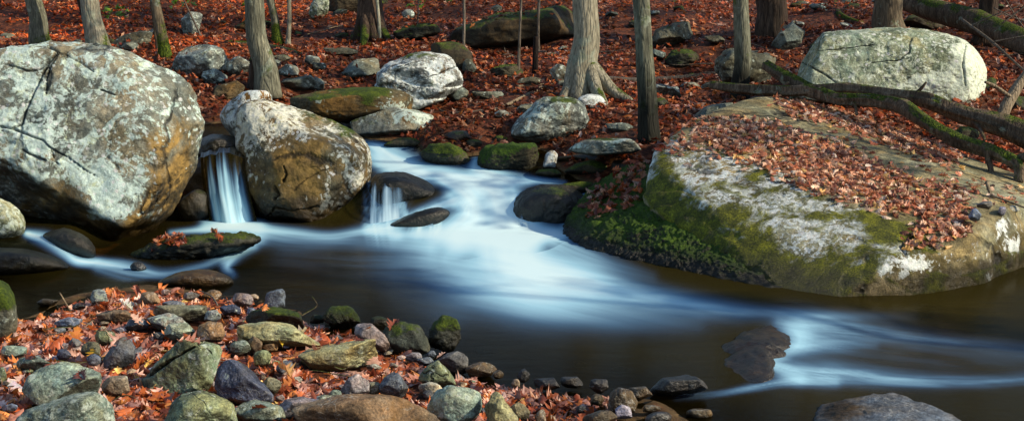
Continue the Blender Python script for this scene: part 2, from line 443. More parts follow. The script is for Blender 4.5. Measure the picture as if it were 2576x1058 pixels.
# course of the white water: (u, v, half width, strength)
FOAM = [
    ([(915, 356, 12, .7), (945, 368, 16, .95), (985, 396, 26, 1), (1060, 428, 24, .95), (1150, 446, 20, .95), (1235, 470, 30, .95), (1270, 520, 46, .95), (1280, 585, 60, .92)], .25, 22),
    ([(930, 395, 16, .8), (985, 425, 14, .8), (1060, 440, 12, .6)], .3, 12),
    ([(1110, 452, 10, .6), (1170, 490, 36, .85), (1190, 540, 40, .85), (1150, 580, 34, .75)], .35, 16),
    ([(1195, 400, 9, .6), (1200, 425, 14, .7), (1260, 450, 18, .85), (1340, 455, 10, .7), (1420, 458, 6, .35)], .2, 12),
    ([(1135, 505, 14, .75), (1090, 520, 12, .7), (1030, 548, 12, .65), (985, 570, 12, .6), (930, 575, 12, .55)], .3, 9),
    ([(1000, 590, 12, .45), (1100, 590, 18, .75), (1200, 596, 24, .9), (1310, 596, 22, .95), (1400, 588, 16, .8), (1440, 590, 10, .4)], .15, 16),
    ([(1290, 500, 14, .5), (1295, 555, 20, .65), (1320, 580, 14, .6)], .3, 8),
    ([(1330, 580, 22, .75), (1300, 635, 72, .88), (1340, 685, 64, .95), (1460, 710, 48, .84), (1580, 738, 30, .62), (1760, 768, 22, .46), (2000, 790, 14, .32), (2300, 795, 10, .08)], .10, 16),
    ([(1150, 612, 26, .55), (1120, 660, 50, .45), (1200, 715, 46, .45), (1330, 755, 40, .38), (1500, 795, 30, .25), (1750, 820, 20, .10)], .08, 18),
    ([(1230, 655, 100, .42), (1390, 725, 84, .38), (1600, 775, 54, .25), (1850, 800, 34, .12)], .05, 26),
    ([(1020, 640, 60, .22), (1000, 700, 60, .16), (1120, 790, 50, .14)], .05, 30),
    ([(1400, 610, 16, .4), (1500, 650, 20, .3), (1640, 690, 14, .12)], .3, 8),
    ([(520, 562, 16, .6), (585, 562, 22, .9), (650, 566, 16, .6)], .1, 9),
    ([(430, 584, 7, .5), (500, 578, 8, .7), (580, 570, 11, .85), (650, 574, 12, .75), (740, 584, 13, .56), (830, 592, 12, .48), (930, 580, 12, .58), (1000, 590, 12, .4)], .25, 9),
    ([(640, 590, 16, .45), (740, 608, 16, .28), (860, 610, 14, .28), (1000, 612, 16, .3), (1080, 620, 20, .4)], .3, 8),
    ([(650, 604, 16, .4), (600, 636, 16, .42), (570, 668, 12, .62), (585, 690, 10, .35)], .3, 7),
    ([(720, 650, 44, .12), (900, 660, 40, .14), (1050, 660, 40, .2)], .5, 10),
    ([(935, 452, 12, .45), (948, 490, 24, .6), (955, 545, 28, .7), (960, 572, 26, .6)], 1.0, 6),
    ([(985, 456, 10, .5), (1000, 495, 20, .6), (1010, 535, 16, .5)], 1.0, 5),
    ([(1060, 540, 10, .6), (1050, 575, 14, .7)], .9, 5), ([(1100, 530, 10, .6), (1095, 575, 16, .7)], .9, 6),
    ([(70, 588, 10, .85), (120, 604, 15, .85), (165, 634, 14, .8), (195, 656, 10, .95), (260, 662, 10, .9), (330, 672, 13, .62), (410, 688, 12, .4), (500, 672, 10, .42), (560, 648, 10, .45), (640, 622, 8, .3)], .25, 8),
    ([(250, 675, 14, .3), (330, 696, 12, .3), (420, 700, 10, .15)], .4, 7),
    ([(1470, 488, 5, .5), (1448, 520, 9, .62), (1425, 560, 9, .6), (1420, 580, 10, .6)], .3, 5),
    ([(1966, 812, 16, .14), (2004, 838, 26, .40), (2006, 862, 22, .40), (1978, 886, 16, .42), (1938, 908, 15, .52), (1968, 930, 18, .40), (2010, 948, 18, .32)], .15, 8),
    ([(2030, 850, 50, .12), (2050, 900, 50, .06), (2080, 930, 40, .1)], .1, 14),
    ([(1960, 812, 14, .2), (2010, 820, 22, .34), (2090, 824, 24, .36), (2250, 840, 20, .27), (2420, 862, 16, .22), (2600, 884, 16, .2)], .35, 7),
    ([(1960, 876, 12, .2), (2020, 872, 16, .34), (2090, 868, 14, .30), (2200, 868, 10, .12)], .3, 6),
    ([(1925, 906, 12, .35), (2020, 934, 20, .46), (2160, 946, 20, .44), (2330, 958, 14, .46), (2470, 960, 12, .36), (2600, 950, 12, .26)], .35, 7),
    ([(1700, 1000, 10, .22), (1800, 990, 8, .28), (1900, 972, 10, .4), (1990, 958, 12, .4), (2100, 960, 12, .25)], .4, 6),
    ([(2000, 840, 60, .2), (2200, 880, 60, .14), (2600, 920, 60, .12)], .5, 14),
]

def curve(pts, n=10):
    p = np.asarray(pts, float)
    if len(p) < 3: return p
    q = np.concatenate([[2 * p[0] - p[1]], p, [2 * p[-1] - p[-2]]])
    out = []
    for i in range(1, len(q) - 2):
        for t in np.arange(n) / n:
            out.append(.5 * (2 * q[i] + (q[i + 1] - q[i - 1]) * t + (2 * q[i - 1] - 5 * q[i] + 4 * q[i + 1] - q[i + 2]) * t ** 2 + (3 * q[i] - q[i - 1] - 3 * q[i + 1] + q[i + 2]) * t ** 3))
    out.append(p[-1])
    return np.array(out)

def foam_field(V):
    U, W = project(V)
    out = np.ones(len(V))
    for pts, amt, fr in FOAM:
        d, par, side, (w, I) = seg_dist(U, W, curve(pts))
        w, I = np.maximum(w, 3), np.clip(I, 0, 1)
        g = np.exp(-(d / (w * 1.3)) ** 2)
        st = fbm(np.stack([par / 170.0, side / fr, np.full_like(par, pts[0][0] * .013)], -1), 1.0, 3, .55)
        g = g * I * np.clip(1 + amt * st * .7, 0, 1.3)
        out *= 1 - np.clip(g, 0, .97)
    f = 1 - out
    # fine streaks drawn out along the current, below the foot of the cascade
    run = U - 1300 + .55 * (W - 600)
    acr = W - 600 - .18 * (U - 1300) - .00006 * (U - 1300) ** 2
    stk = fbm(np.stack([run / 300.0, acr / 11.0, 0 * U], -1), 1.0, 4, .6)
    f = np.clip(f * (1 + .04 * stk * sstep(W, 600, 660) * sstep(U, 800, 1000)), 0, .97)
    depth = water_z(V[:, 0], V[:, 1]) - ground_z(V[:, 0], V[:, 1])
    f *= sstep(depth, -.02, .05)
    return {'foam': f, 'depth': np.clip(depth, 0, 1)}

def water_material(name='stream_water'):
    t = NT(name)
    f = t.attr('foam'); dep = t.attr('depth')
    tint = t.n('ShaderNodeCombineColor')
    for k, a in enumerate((4.0, 6.6, 13.0)):
        t.link(t.math('MULTIPLY', t.math('EXPONENT', t.math('MULTIPLY', dep, -a)), (.72, .58, .36)[k]), tint.inputs[k])
    tr = t.n('ShaderNodeBsdfTransparent'); t.link(tint.outputs[0], tr.inputs[0])
    body = t.n('ShaderNodeBsdfDiffuse'); body.inputs[0].default_value = (.038, .030, .006, 1)
    m0 = t.n('ShaderNodeMixShader'); t.link(t.smooth(dep, .0, .25, .1, .75), m0.inputs[0]); t.link(tr.outputs[0], m0.inputs[1]); t.link(body.outputs[0], m0.inputs[2])
    bn = t.bump(t.noise(1.0, 4, .6, .4, t.mapping((3, 9, 3))), .10, .05)
    gl = t.n('ShaderNodeBsdfGlossy'); gl.inputs['Roughness'].default_value = .2; gl.inputs['Color'].default_value = (.27, .26, .24, 1); t.link(bn, gl.inputs['Normal'])
    fr = t.n('ShaderNodeFresnel'); fr.inputs[0].default_value = 1.33; t.link(bn, fr.inputs[1])
    m1 = t.n('ShaderNodeMixShader'); t.link(fr.outputs[0], m1.inputs[0]); t.link(m0.outputs[0], m1.inputs[1]); t.link(gl.outputs[0], m1.inputs[2])
    fc = t.ramp(f, [(0.0, (.07, .14, .32)), (.35, (.14, .31, .54)), (.7, (.38, .67, .83)), (1.0, (.72, .92, .96))])  # blue skylight of the shaded water is put into the foam colour
    fd = t.n('ShaderNodeBsdfDiffuse'); t.link(fc, fd.inputs[0])
    m2 = t.n('ShaderNodeMixShader'); t.link(t.smooth(f, .0, .85), m2.inputs[0]); t.link(m1.outputs[0], m2.inputs[1]); t.link(fd.outputs[0], m2.inputs[2])
    t.out(m2.outputs[0])
    return t.mat
WATER = water_material()
water = grid_mesh('water', axis(-9, 16, -4.2, 4.2, .016, 1.3), axis(2.5, 13.2, 5.0, 11.9, .02, 1.3), water_z, WATER, foam_field)
tag(water, kind='structure')

def waterfall():
    ns, ntt = 90, 110
    S, T = np.meshgrid(np.linspace(0, 1, ns), np.linspace(0, 1, ntt))
    # path in y, z from the lip to the pool
    ys = np.interp(T, [0, .12, .22, .34, .6, 1], [10.62, 10.50, 10.42, 10.36, 10.28, 10.20])
    zs = np.interp(T, [0, .12, .22, .34, .6, 1], [.600, .585, .555, .45, .24, -.03])
    xl0, xr0 = at(496, 372, 10.45)[0], at(606, 372, 10.45)[0]
    xl1, xr1 = at(524, 560, 10.2)[0], at(646, 560, 10.2)[0]
    tt = T ** 1.1
    X = (xl0 + (xl1 - xl0) * tt) * (1 - S) + (xr0 + (xr1 - xr0) * tt) * S
    zs = zs - .05 * (2 * S - 1) ** 2 * (1 - T) - .012 * fbm(np.stack([S * 9, T * 1.2, S * 0 + 8], -1), 1, 2) * (1 - T)
    ys = ys + .05 * np.cos(S * math.pi * 2) * T - .02 * fbm(np.stack([S * 5, T * .4, S * 0], -1), 1, 2)
    V = np.stack([X, ys, zs], -1).reshape(-1, 3)
    st = fbm(np.stack([S * 10, T * .45, S * 0 + 3], -1), 1, 3, .6).ravel()
    s, t_ = S.ravel(), T.ravel()
    edge = sstep(s, 0, .22) * sstep(1 - s, 0, .22)
    f = np.clip(.58 + .32 * st + .40 * sstep(t_, .35, .9), 0, 1) * edge * sstep(t_ + .10 * st - .5 * (s - .5) ** 2, .14, .5) * .82
    i = np.arange(ntt - 1)[:, None] * ns + np.arange(ns - 1)[None, :]
    q = np.stack([i, i + 1, i + ns + 1, i + ns], -1).reshape(-1, 4)
    o = mesh_np('waterfall', V, q, WATER, attrs={'foam': f, 'depth': .12 + 0 * f})
    tag(o, kind='structure')
waterfall()

def veil_material():
    t = NT('thin_white_water')
    f = t.attr('foam')
    tr = t.n('ShaderNodeBsdfTransparent')
    fd = t.n('ShaderNodeBsdfDiffuse'); t.link(t.ramp(f, [(0.0, (.10, .18, .32)), (.4, (.26, .44, .62)), (1.0, (.66, .84, .90))]), fd.inputs[0])
    m = t.n('ShaderNodeMixShader'); t.link(t.smooth(f, .02, .9), m.inputs[0]); t.link(tr.outputs[0], m.inputs[1]); t.link(fd.outputs[0], m.inputs[2])
    t.out(m.outputs[0])
    return t.mat
THIN = veil_material()

def veil(top, bottom, bulge, strength, strands, seed, start=.05):
    # water sliding over a rock: an edge (u0, u1, v, y) above and one below
    ns, nt_ = 60, 70
    S, T = np.meshgrid(np.linspace(0, 1, ns), np.linspace(0, 1, nt_))
    a0, a1 = at(top[0], top[2], top[3]), at(top[1], top[2], top[3])
    b0, b1 = at(bottom[0], bottom[2], bottom[3]), at(bottom[1], bottom[2], bottom[3])
    A = a0 + (a1 - a0) * S[..., None]; B = b0 + (b1 - b0) * S[..., None]
    V = A + (B - A) * T[..., None]
    V[..., 2] += bulge * np.sin(np.pi * T ** .8) - .03 * (2 * S - 1) ** 2 * (1 - T)
    V[..., 1] -= bulge * .6 * np.sin(np.pi * T)
    st = fbm(np.stack([S * strands, T * .5, S * 0 + seed], -1), 1, 3, .6)
    edge = sstep(S + .10 * st, 0, .38) * sstep(1 - S + .10 * st, 0, .42)
    f = np.clip(.55 + .42 * st + .3 * sstep(T, .55, 1), 0, 1) * edge * sstep(T + .16 * st, start, start + .35) * strength
    i = np.arange(nt_ - 1)[:, None] * ns + np.arange(ns - 1)[None]
    q = np.stack([i, i + 1, i + ns + 1, i + ns], -1).reshape(-1, 4)
    o = mesh_np('waterfall', V.reshape(-1, 3), q, THIN, attrs={'foam': f.ravel()})
    tag(o, kind='structure')
veil((916, 1030, 448, 10.34), (904, 1044, 572, 10.06), .05, .92, 8, 1.5)
veil((1020, 1110, 530, 10.06), (1010, 1116, 586, 9.93), .03, .8, 8, 4.5)
veil((1446, 1476, 488, 10.22), (1414, 1446, 584, 9.98), .03, .75, 4, 8.5)
veil((1286, 1330, 532, 10.04), (1284, 1338, 588, 9.92), .02, .6, 4, 12.5)
# ------------------------------------------------------------------ rock materials
RM = {}
GREY = [(.06, .066, .057), (.18, .195, .17), (.30, .31, .27)]
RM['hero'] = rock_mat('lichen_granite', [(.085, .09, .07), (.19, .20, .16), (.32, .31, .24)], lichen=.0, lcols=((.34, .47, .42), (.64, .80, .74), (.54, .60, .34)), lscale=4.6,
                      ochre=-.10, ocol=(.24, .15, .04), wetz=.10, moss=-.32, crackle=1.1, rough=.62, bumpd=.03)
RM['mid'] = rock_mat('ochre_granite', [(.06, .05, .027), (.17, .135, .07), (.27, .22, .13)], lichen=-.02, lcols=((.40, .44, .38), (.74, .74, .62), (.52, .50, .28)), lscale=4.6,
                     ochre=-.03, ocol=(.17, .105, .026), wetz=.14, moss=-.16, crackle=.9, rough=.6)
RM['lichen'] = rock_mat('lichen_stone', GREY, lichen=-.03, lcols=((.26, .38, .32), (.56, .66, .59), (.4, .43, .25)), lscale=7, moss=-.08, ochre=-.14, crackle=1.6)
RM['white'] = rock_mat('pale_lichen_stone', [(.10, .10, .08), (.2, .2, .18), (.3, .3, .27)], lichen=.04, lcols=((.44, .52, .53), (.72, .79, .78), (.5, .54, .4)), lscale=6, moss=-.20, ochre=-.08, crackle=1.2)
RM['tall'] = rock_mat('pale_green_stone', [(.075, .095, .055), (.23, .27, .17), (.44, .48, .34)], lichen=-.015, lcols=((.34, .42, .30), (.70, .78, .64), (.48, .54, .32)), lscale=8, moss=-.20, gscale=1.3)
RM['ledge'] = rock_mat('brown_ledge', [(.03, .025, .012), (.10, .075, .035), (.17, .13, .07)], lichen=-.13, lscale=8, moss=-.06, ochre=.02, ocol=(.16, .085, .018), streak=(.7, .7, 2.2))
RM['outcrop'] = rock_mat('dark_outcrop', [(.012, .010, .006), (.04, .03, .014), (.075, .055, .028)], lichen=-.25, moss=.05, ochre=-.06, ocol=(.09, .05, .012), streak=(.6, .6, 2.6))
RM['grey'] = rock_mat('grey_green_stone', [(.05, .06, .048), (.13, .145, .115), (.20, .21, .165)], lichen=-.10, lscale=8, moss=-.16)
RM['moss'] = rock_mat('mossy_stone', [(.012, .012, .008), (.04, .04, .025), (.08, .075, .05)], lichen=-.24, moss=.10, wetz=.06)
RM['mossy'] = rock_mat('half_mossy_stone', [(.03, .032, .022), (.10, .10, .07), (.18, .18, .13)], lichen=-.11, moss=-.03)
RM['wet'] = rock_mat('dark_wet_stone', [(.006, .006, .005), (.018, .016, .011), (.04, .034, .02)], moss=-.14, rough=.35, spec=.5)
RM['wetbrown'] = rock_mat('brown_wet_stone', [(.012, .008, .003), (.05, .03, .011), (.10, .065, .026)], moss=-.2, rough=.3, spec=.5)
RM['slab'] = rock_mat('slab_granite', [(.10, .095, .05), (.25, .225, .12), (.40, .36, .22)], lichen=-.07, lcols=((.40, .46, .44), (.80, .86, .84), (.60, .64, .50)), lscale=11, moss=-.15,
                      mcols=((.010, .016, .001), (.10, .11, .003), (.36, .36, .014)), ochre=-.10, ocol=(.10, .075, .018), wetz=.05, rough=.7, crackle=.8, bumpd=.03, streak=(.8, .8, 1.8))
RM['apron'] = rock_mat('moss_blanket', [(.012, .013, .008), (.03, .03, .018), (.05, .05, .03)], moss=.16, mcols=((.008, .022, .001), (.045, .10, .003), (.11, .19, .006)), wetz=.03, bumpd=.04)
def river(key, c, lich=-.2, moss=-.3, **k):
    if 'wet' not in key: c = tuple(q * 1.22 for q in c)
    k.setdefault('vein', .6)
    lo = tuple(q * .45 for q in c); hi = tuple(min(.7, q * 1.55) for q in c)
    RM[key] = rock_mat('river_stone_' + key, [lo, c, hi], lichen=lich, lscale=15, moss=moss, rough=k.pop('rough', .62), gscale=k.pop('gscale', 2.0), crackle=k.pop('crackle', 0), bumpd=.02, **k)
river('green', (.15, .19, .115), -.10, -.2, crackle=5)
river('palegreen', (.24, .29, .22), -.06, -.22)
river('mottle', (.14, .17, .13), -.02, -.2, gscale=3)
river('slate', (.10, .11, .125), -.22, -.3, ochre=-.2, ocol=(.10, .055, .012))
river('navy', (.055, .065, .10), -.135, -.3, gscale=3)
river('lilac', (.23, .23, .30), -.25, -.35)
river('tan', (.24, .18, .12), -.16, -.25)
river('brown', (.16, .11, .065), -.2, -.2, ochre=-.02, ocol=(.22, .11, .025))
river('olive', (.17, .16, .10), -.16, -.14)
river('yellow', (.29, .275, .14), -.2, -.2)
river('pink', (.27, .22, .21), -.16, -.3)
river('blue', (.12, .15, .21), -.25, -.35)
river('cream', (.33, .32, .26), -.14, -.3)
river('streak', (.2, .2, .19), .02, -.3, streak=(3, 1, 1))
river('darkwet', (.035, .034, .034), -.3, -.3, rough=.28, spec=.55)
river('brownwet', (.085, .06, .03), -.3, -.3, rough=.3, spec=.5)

_ico = {}
def ico(n):
    if n not in _ico:
        bm = bmesh.new(); bmesh.ops.create_icosphere(bm, subdivisions=n, radius=1)
        _ico[n] = (np.array([v.co[:] for v in bm.verts]), np.array([[v.index for v in f.verts] for f in bm.faces]))
        bm.free()
    return _ico[n]

def hull_rock(points, p=18, res=5, rough=.03, rfreq=1.0, ledge=0.0, ledge_f=6.0, seed=0.0, fine=.012, cuts=0, cdepth=(.88, .97)):
    """rounded convex stone through a cloud of points"""
    pts = np.asarray(points, float)
    bm = bmesh.new()
    for q in pts: bm.verts.new(q)
    g = bmesh.ops.convex_hull(bm, input=bm.verts)
    hv = [v for v in bm.verts if v.link_faces]
    c = np.mean([v.co[:] for v in hv], axis=0)
    pl = {}
    for f in bm.faces:
        if f.calc_area() < 1e-8: continue
        f.normal_update(); n = np.array(f.normal[:]); q = np.array(f.calc_center_median()[:])
        h = float(n @ (q - c))
        if h < 0: n, h = -n, -h
        if h > 1e-5: pl[tuple(np.round(n, 1))] = (n, h)
    hp = np.array([v.co[:] for v in hv]); ext = np.ptp(hp, axis=0) / 2; mid = (hp.max(0) + hp.min(0)) / 2
    bm.free()
    Nn = np.array([a for a, b in pl.values()]); H = np.array([b for a, b in pl.values()])
    if cuts:                                   # chip flat faces off the rounded body
        q = np.random.default_rng(int(seed * 1000) + 5)
        for _ in range(cuts):
            d = q.normal(0, 1, 3) * ext; d /= np.linalg.norm(d)
            n = d / ext ** .7; n /= np.linalg.norm(n); n += q.normal(0, .16, 3); n /= np.linalg.norm(n)
            r0 = 1 / np.maximum(d @ (Nn / H[:, None]).T, 1e-6).max()
            Nn = np.vstack([Nn, n]); H = np.append(H, max(r0 * (n @ d) * q.uniform(*cdepth), 1e-3))
    D, faces = ico(res)
    D = D * ext; D = D / np.linalg.norm(D, axis=1)[:, None]
    S = np.maximum(D @ (Nn / H[:, None]).T, 0)
    r = (S ** p).sum(1) ** (-1.0 / p)
    hard = 1.0 / S.max(1)
    r *= np.median(hard / r) ** .7
    size = float(ext.mean())
    P = c + D * r[:, None]
    dn = fbm(P / size, .9 * rfreq, 5, .55, seed)
    dn = dn + .6 * np.abs(fbm(P / size, 2.0 * rfreq, 3, .5, seed + 9)) - .25
    disp = rough * size * dn + fine * size * fbm(P / size, 7.0, 4, .6, seed + 4)
    if ledge:
        w = P[:, 2] * ledge_f + P[:, 0] * 1.1 + .7 * fbm(P, 1.3, 3, .5, seed)
        saw = w - np.floor(w)
        disp = disp + ledge * size * (sstep(saw, .0, .8) - sstep(saw, .86, 1.0))
    P = P + D * disp[:, None]
    lo, hi = P.min(0), P.max(0)
    P = mid + (P - (lo + hi) / 2) * (ext * 2 / (hi - lo))
    return P, faces, c, size

def normals(P, faces):
    a, b, c = P[faces[:, 0]], P[faces[:, 1]], P[faces[:, 2]]
    n = np.cross(b - a, c - a)
    N = np.zeros_like(P)
    for k in range(3): np.add.at(N, faces[:, k], n)
    return N / (np.linalg.norm(N, axis=1)[:, None] + 1e-12)

def cracks(P, faces, lines):
    """press narrow fissures into the faces turned to the stream"""
    N = normals(P, faces)
    face = sstep(-N[:, 1] + .6 * N[:, 2], .0, .3)
    U, W = project(P)
    wob = 2.5 * fbm(P, 9.0, 4)
    att = np.zeros(len(P)); dep = np.zeros(len(P))
    for pts, w, d in lines:
        q, par, side, _ = seg_dist(U + wob, W + wob, [p_ + (0,) if len(p_) == 2 else p_ for p_ in pts])
        g = np.exp(-(q / (.8 * w * np.clip(.75 + .6 * fbm(P, 3.0, 3), .3, 1.4))) ** 2) * face
        att = np.maximum(att, g); dep = np.maximum(dep, g * d)
    return P - N * dep[:, None], att

def paint(P, spots):
    U, W = project(P)
    out = np.zeros(len(P))
    for u, v, ru, rv, val in spots:
        out += val * np.exp(-((U - u) / ru) ** 2 - ((W - v) / rv) ** 2)
    return out

ROCKS = {}
def finish_rock(name, label, cat, P, faces, mat, group=None, attrs=None):
    lo = P.min(0); org = (float(P[:, 0].mean()), float(P[:, 1].mean()), float(lo[2]))
    o = mesh_np(name, P, faces, RM[mat] if isinstance(mat, str) else mat, attrs=attrs, origin=org)
    tag(o, label, cat, group)
    ROCKS[label] = (P, faces)
    return o

def outline_of(spec, r):
    """(u, v, w, h) box -> angular outline"""
    u, v, w, h = spec
    k = r.randint(5, 9); a0 = r.random() * 6.28
    out = []
    for i in range(k):
        a = a0 + (i + r.uniform(-.25, .25)) * 2 * math.pi / k
        c, s = math.cos(a), math.sin(a)
        q = 1.0 / (abs(c) ** 2.6 + abs(s) ** 2.6) ** (1 / 2.6) * r.uniform(.88, 1.04)
        out.append((u + c * q * w / 2, v + s * q * h / 2))
    return out

def rock(name, label, shape, mat, cat='rock', vb=None, thick=None, y=None, p=16, rough=.035, res=5, front=(), lean=0.0, group=None, ledge=0.0, ledge_f=6.0,
         crack_dark=None, mos=None, lich=None, och=None, fn=None, facet=False, dark=None, cuts=None, cdepth=(.88, .97)):
    r = random.Random(label + str(shape))
    ang = len(shape) == 4 and not isinstance(shape[0], tuple) and p > 13
    ol = outline_of(shape, r) if len(shape) == 4 and not isinstance(shape[0], tuple) else list(shape)
    us, vs = [a for a, b in ol], [b for a, b in ol]
    uc, vc = (min(us) + max(us)) / 2, (min(vs) + max(vs)) / 2
    w, h = max(us) - min(us), max(vs) - min(vs)
    if vb is None: vb = max(vs) - .06 * h
    if y is None:
        base = hit(uc, vb, fn)
        wm = min(w, 2.2 * h) / F * base[1]
        if thick is None: thick = .42 * wm
        y = base[1] + .72 * thick
    elif thick is None: thick = .42 * min(w, 2.2 * h) / F * y
    pts = []
    for a, b in ol:
        ly = y + lean * (vb - b) / F * y
        pts.append(at(a, b, ly))
        for sc, dy in ((.86, .55), (.6, .95)) if facet else ((.90, -.5), (.62, -.92), (.90, .5), (.6, .92)):
            s2 = sc * (r.uniform(.80, 1.12) if ang else r.uniform(.92, 1.05))
            pts.append(at(uc + (a - uc) * s2, vc + (b - vc) * s2, ly + dy * thick * r.uniform(.85, 1.05)))
    for f in front:
        pts.append(at(f[0], f[1], y + f[2]))
    P, faces, c, size = hull_rock(pts, p, res, rough, ledge=ledge, ledge_f=ledge_f, seed=r.random() * 50, cuts=cuts if cuts is not None else (12 if p > 13 else 0), cdepth=cdepth)
    if mat in ('apron', 'moss') and res > 5: P = P + min(1, size / .3) * normals(P, faces) * (.02 * np.abs(fbm(P, 9.0, 4, .6)) + .010 * np.abs(fbm(P, 30.0, 2)))[:, None]
    attrs = {}
    if crack_dark: P, attrs['crack_dark'] = cracks(P, faces, crack_dark)
    if mos: attrs['mos'] = paint(P, mos)
    if lich: attrs['lich'] = paint(P, lich)
    if och: attrs['och'] = paint(P, och)
    if dark: attrs['crack_dark'] = np.clip(np.maximum(attrs.get('crack_dark', 0 * P[:, 0]), paint(P, dark) * (1 + .7 * fbm(P, 4.0, 4))), 0, .96)  # dark spots deepen the colour, sharing the attribute with the cracks
    return finish_rock(name, label, cat, P, faces, mat, group, attrs)

# ------------------------------------------------------------------ the big boulders
rock('boulder', 'huge pale lichen covered boulder with dark cracks left of the waterfall',
     [(-190, 200), (-120, 140), (0, 130), (104, 108), (200, 102), (306, 112), (350, 136), (440, 175), (488, 215), (518, 300), (519, 350), (494, 445), (462, 515), (428, 566), (375, 606), (310, 628), (255, 624), (220, 598), (185, 568), (130, 520), (70, 462), (20, 420), (-120, 375), (-190, 340)],
     'hero', 'boulder', y=9.95, thick=.8, p=60, rough=.028, res=8, ledge=.008, ledge_f=3.0, facet=True, cuts=9, cdepth=(.965, .99),
     front=[(-120, 190, -.34), (0, 148, -.32), (110, 126, -.28), (290, 134, -.28), (350, 190, -.36), (385, 250, -.42), (405, 310, -.50), (-110, 372, -.56), (30, 404, -.58), (150, 484, -.68), (240, 560, -.76), (300, 606, -.80), (345, 572, -.74), (425, 420, -.58), (410, 500, -.66)],
     crack_dark=[([(125, 120), (145, 128), (130, 150), (105, 185), (92, 215), (85, 240), (70, 270), (55, 310), (30, 325)], 3.0, .04), ([(150, 132), (128, 165), (118, 195), (117, 240)], 2.2, .025), ([(0, 160), (40, 170), (70, 180), (100, 170), (130, 150)], 3, .02),
            ([(0, 318), (35, 325), (60, 335), (110, 355), (125, 372), (170, 395), (210, 425), (240, 442)], 2.6, .035), ([(292, 300), (284, 335), (272, 380)], 1.6, .012), ([(165, 138), (205, 160), (235, 180)], 1.8, .015),
            ([(55, 375), (100, 400), (115, 405)], 4, .03), ([(255, 228), (292, 240)], 2.2, .02), ([(130, 380), (146, 415)], 3, .03), ([(270, 395), (300, 425)], 3, .02)],
     dark=[(60, 470, 70, 30, .8), (150, 545, 60, 34, .8), (230, 600, 70, 34, .85), (185, 490, 36, 34, .6), (320, 615, 70, 20, .6), (290, 560, 30, 30, .3), (20, 430, 60, 16, .6), (480, 470, 22, 80, .45), (420, 570, 60, 30, .5)],
     och=[(430, 520, 60, 150, .26), (480, 380, 36, 130, .16), (380, 570, 90, 45, .28), (230, 590, 130, 60, .25), (110, 520, 120, 50, .15), (170, 485, 60, 40, .12), (100, 395, 40, 14, .16)],
     lich=[(180, 520, 50, 45, -.14), (100, 500, 90, 35, -.2), (230, 600, 150, 40, -.3), (450, 500, 50, 110, -.2), (460, 330, 40, 120, -.06), (150, 300, 170, 130, .035), (255, 510, 45, 45, .12), (250, 460, 80, 30, .08), (80, 350, 60, 40, .05), (60, 155, 60, 30, .06)])
rock('boulder', 'ochre stained boulder patched with cream lichen right of the narrow waterfall',
     [(590, 300), (620, 258), (680, 248), (740, 266), (800, 288), (860, 308), (905, 333), (932, 368), (937, 440), (928, 515), (905, 556), (820, 570), (740, 572), (655, 564), (634, 520), (618, 470), (604, 420), (597, 360)],
     'mid', 'boulder', y=10.72, thick=.6, p=60, rough=.03, res=8, lean=.1, facet=True, cuts=16, cdepth=(.94, .985),
     front=[(690, 335, -.5), (790, 346, -.46), (880, 372, -.36), (684, 440, -.60), (655, 562, -.50), (800, 578, -.54), (912, 562, -.44), (640, 470, -.42), (906, 430, -.40), (904, 500, -.44), (655, 270, -.25)],
     crack_dark=[([(715, 420), (722, 440), (712, 455)], 5, .05), ([(690, 470), (700, 490), (690, 500)], 5, .04), ([(740, 480), (790, 440), (830, 425)], 2.5, .012), ([(675, 545), (690, 520), (740, 530), (800, 520)], 4, .03)],
     dark=[(700, 548, 90, 22, .85), (830, 550, 90, 22, .85), (740, 445, 18, 30, .4), (910, 520, 26, 50, .5), (860, 480, 40, 30, .35), (625, 520, 20, 60, .7)],
     lich=[(640, 330, 46, 80, .10), (700, 290, 90, 28, .07), (790, 340, 90, 30, .02), (880, 440, 60, 60, .04), (745, 425, 70, 75, -.20), (830, 520, 60, 25, .10), (700, 560, 120, 30, -.25), (640, 500, 40, 60, -.08), (860, 490, 40, 40, -.05)],
     och=[(750, 420, 90, 90, .22), (890, 430, 40, 60, .12), (760, 520, 90, 40, .1), (650, 350, 45, 90, -.16), (700, 290, 100, 30, -.12)], mos=[(880, 325, 50, 24, .32), (820, 300, 70, 14, .16), (640, 470, 24, 60, .2), (760, 285, 60, 12, .10)])
rock('rock', 'pale cream capped rock squeezed between the two boulders above the waterfall', [(550, 290), (575, 262), (610, 236), (645, 225), (672, 238), (682, 262), (660, 300), (625, 372), (585, 372), (556, 325)], 'white', y=11.0, thick=.22, res=6, och=[(640, 240, 60, 25, .16)])
rock('rock', 'dark wet rock ledge behind the narrow waterfall', [(470, 420), (500, 395), (560, 392), (620, 398), (645, 450), (650, 570), (560, 590), (450, 575)], 'wet', y=10.62, thick=.22, res=6, ledge=.03, mos=[(490, 520, 40, 50, .1)])
rock('rock', 'flat wet rock at the lip of the narrow waterfall', [(486, 392), (500, 352), (540, 338), (590, 344), (616, 390), (560, 400)], 'wet', y=10.86, thick=.34, res=6, p=14, cuts=8)
rock('rock', 'dark mossy rock in the shadow between the huge boulder and the waterfall', (490, 520, 90, 100), 'wet', y=10.35, thick=.15, mos=[(490, 520, 60, 60, .16)])

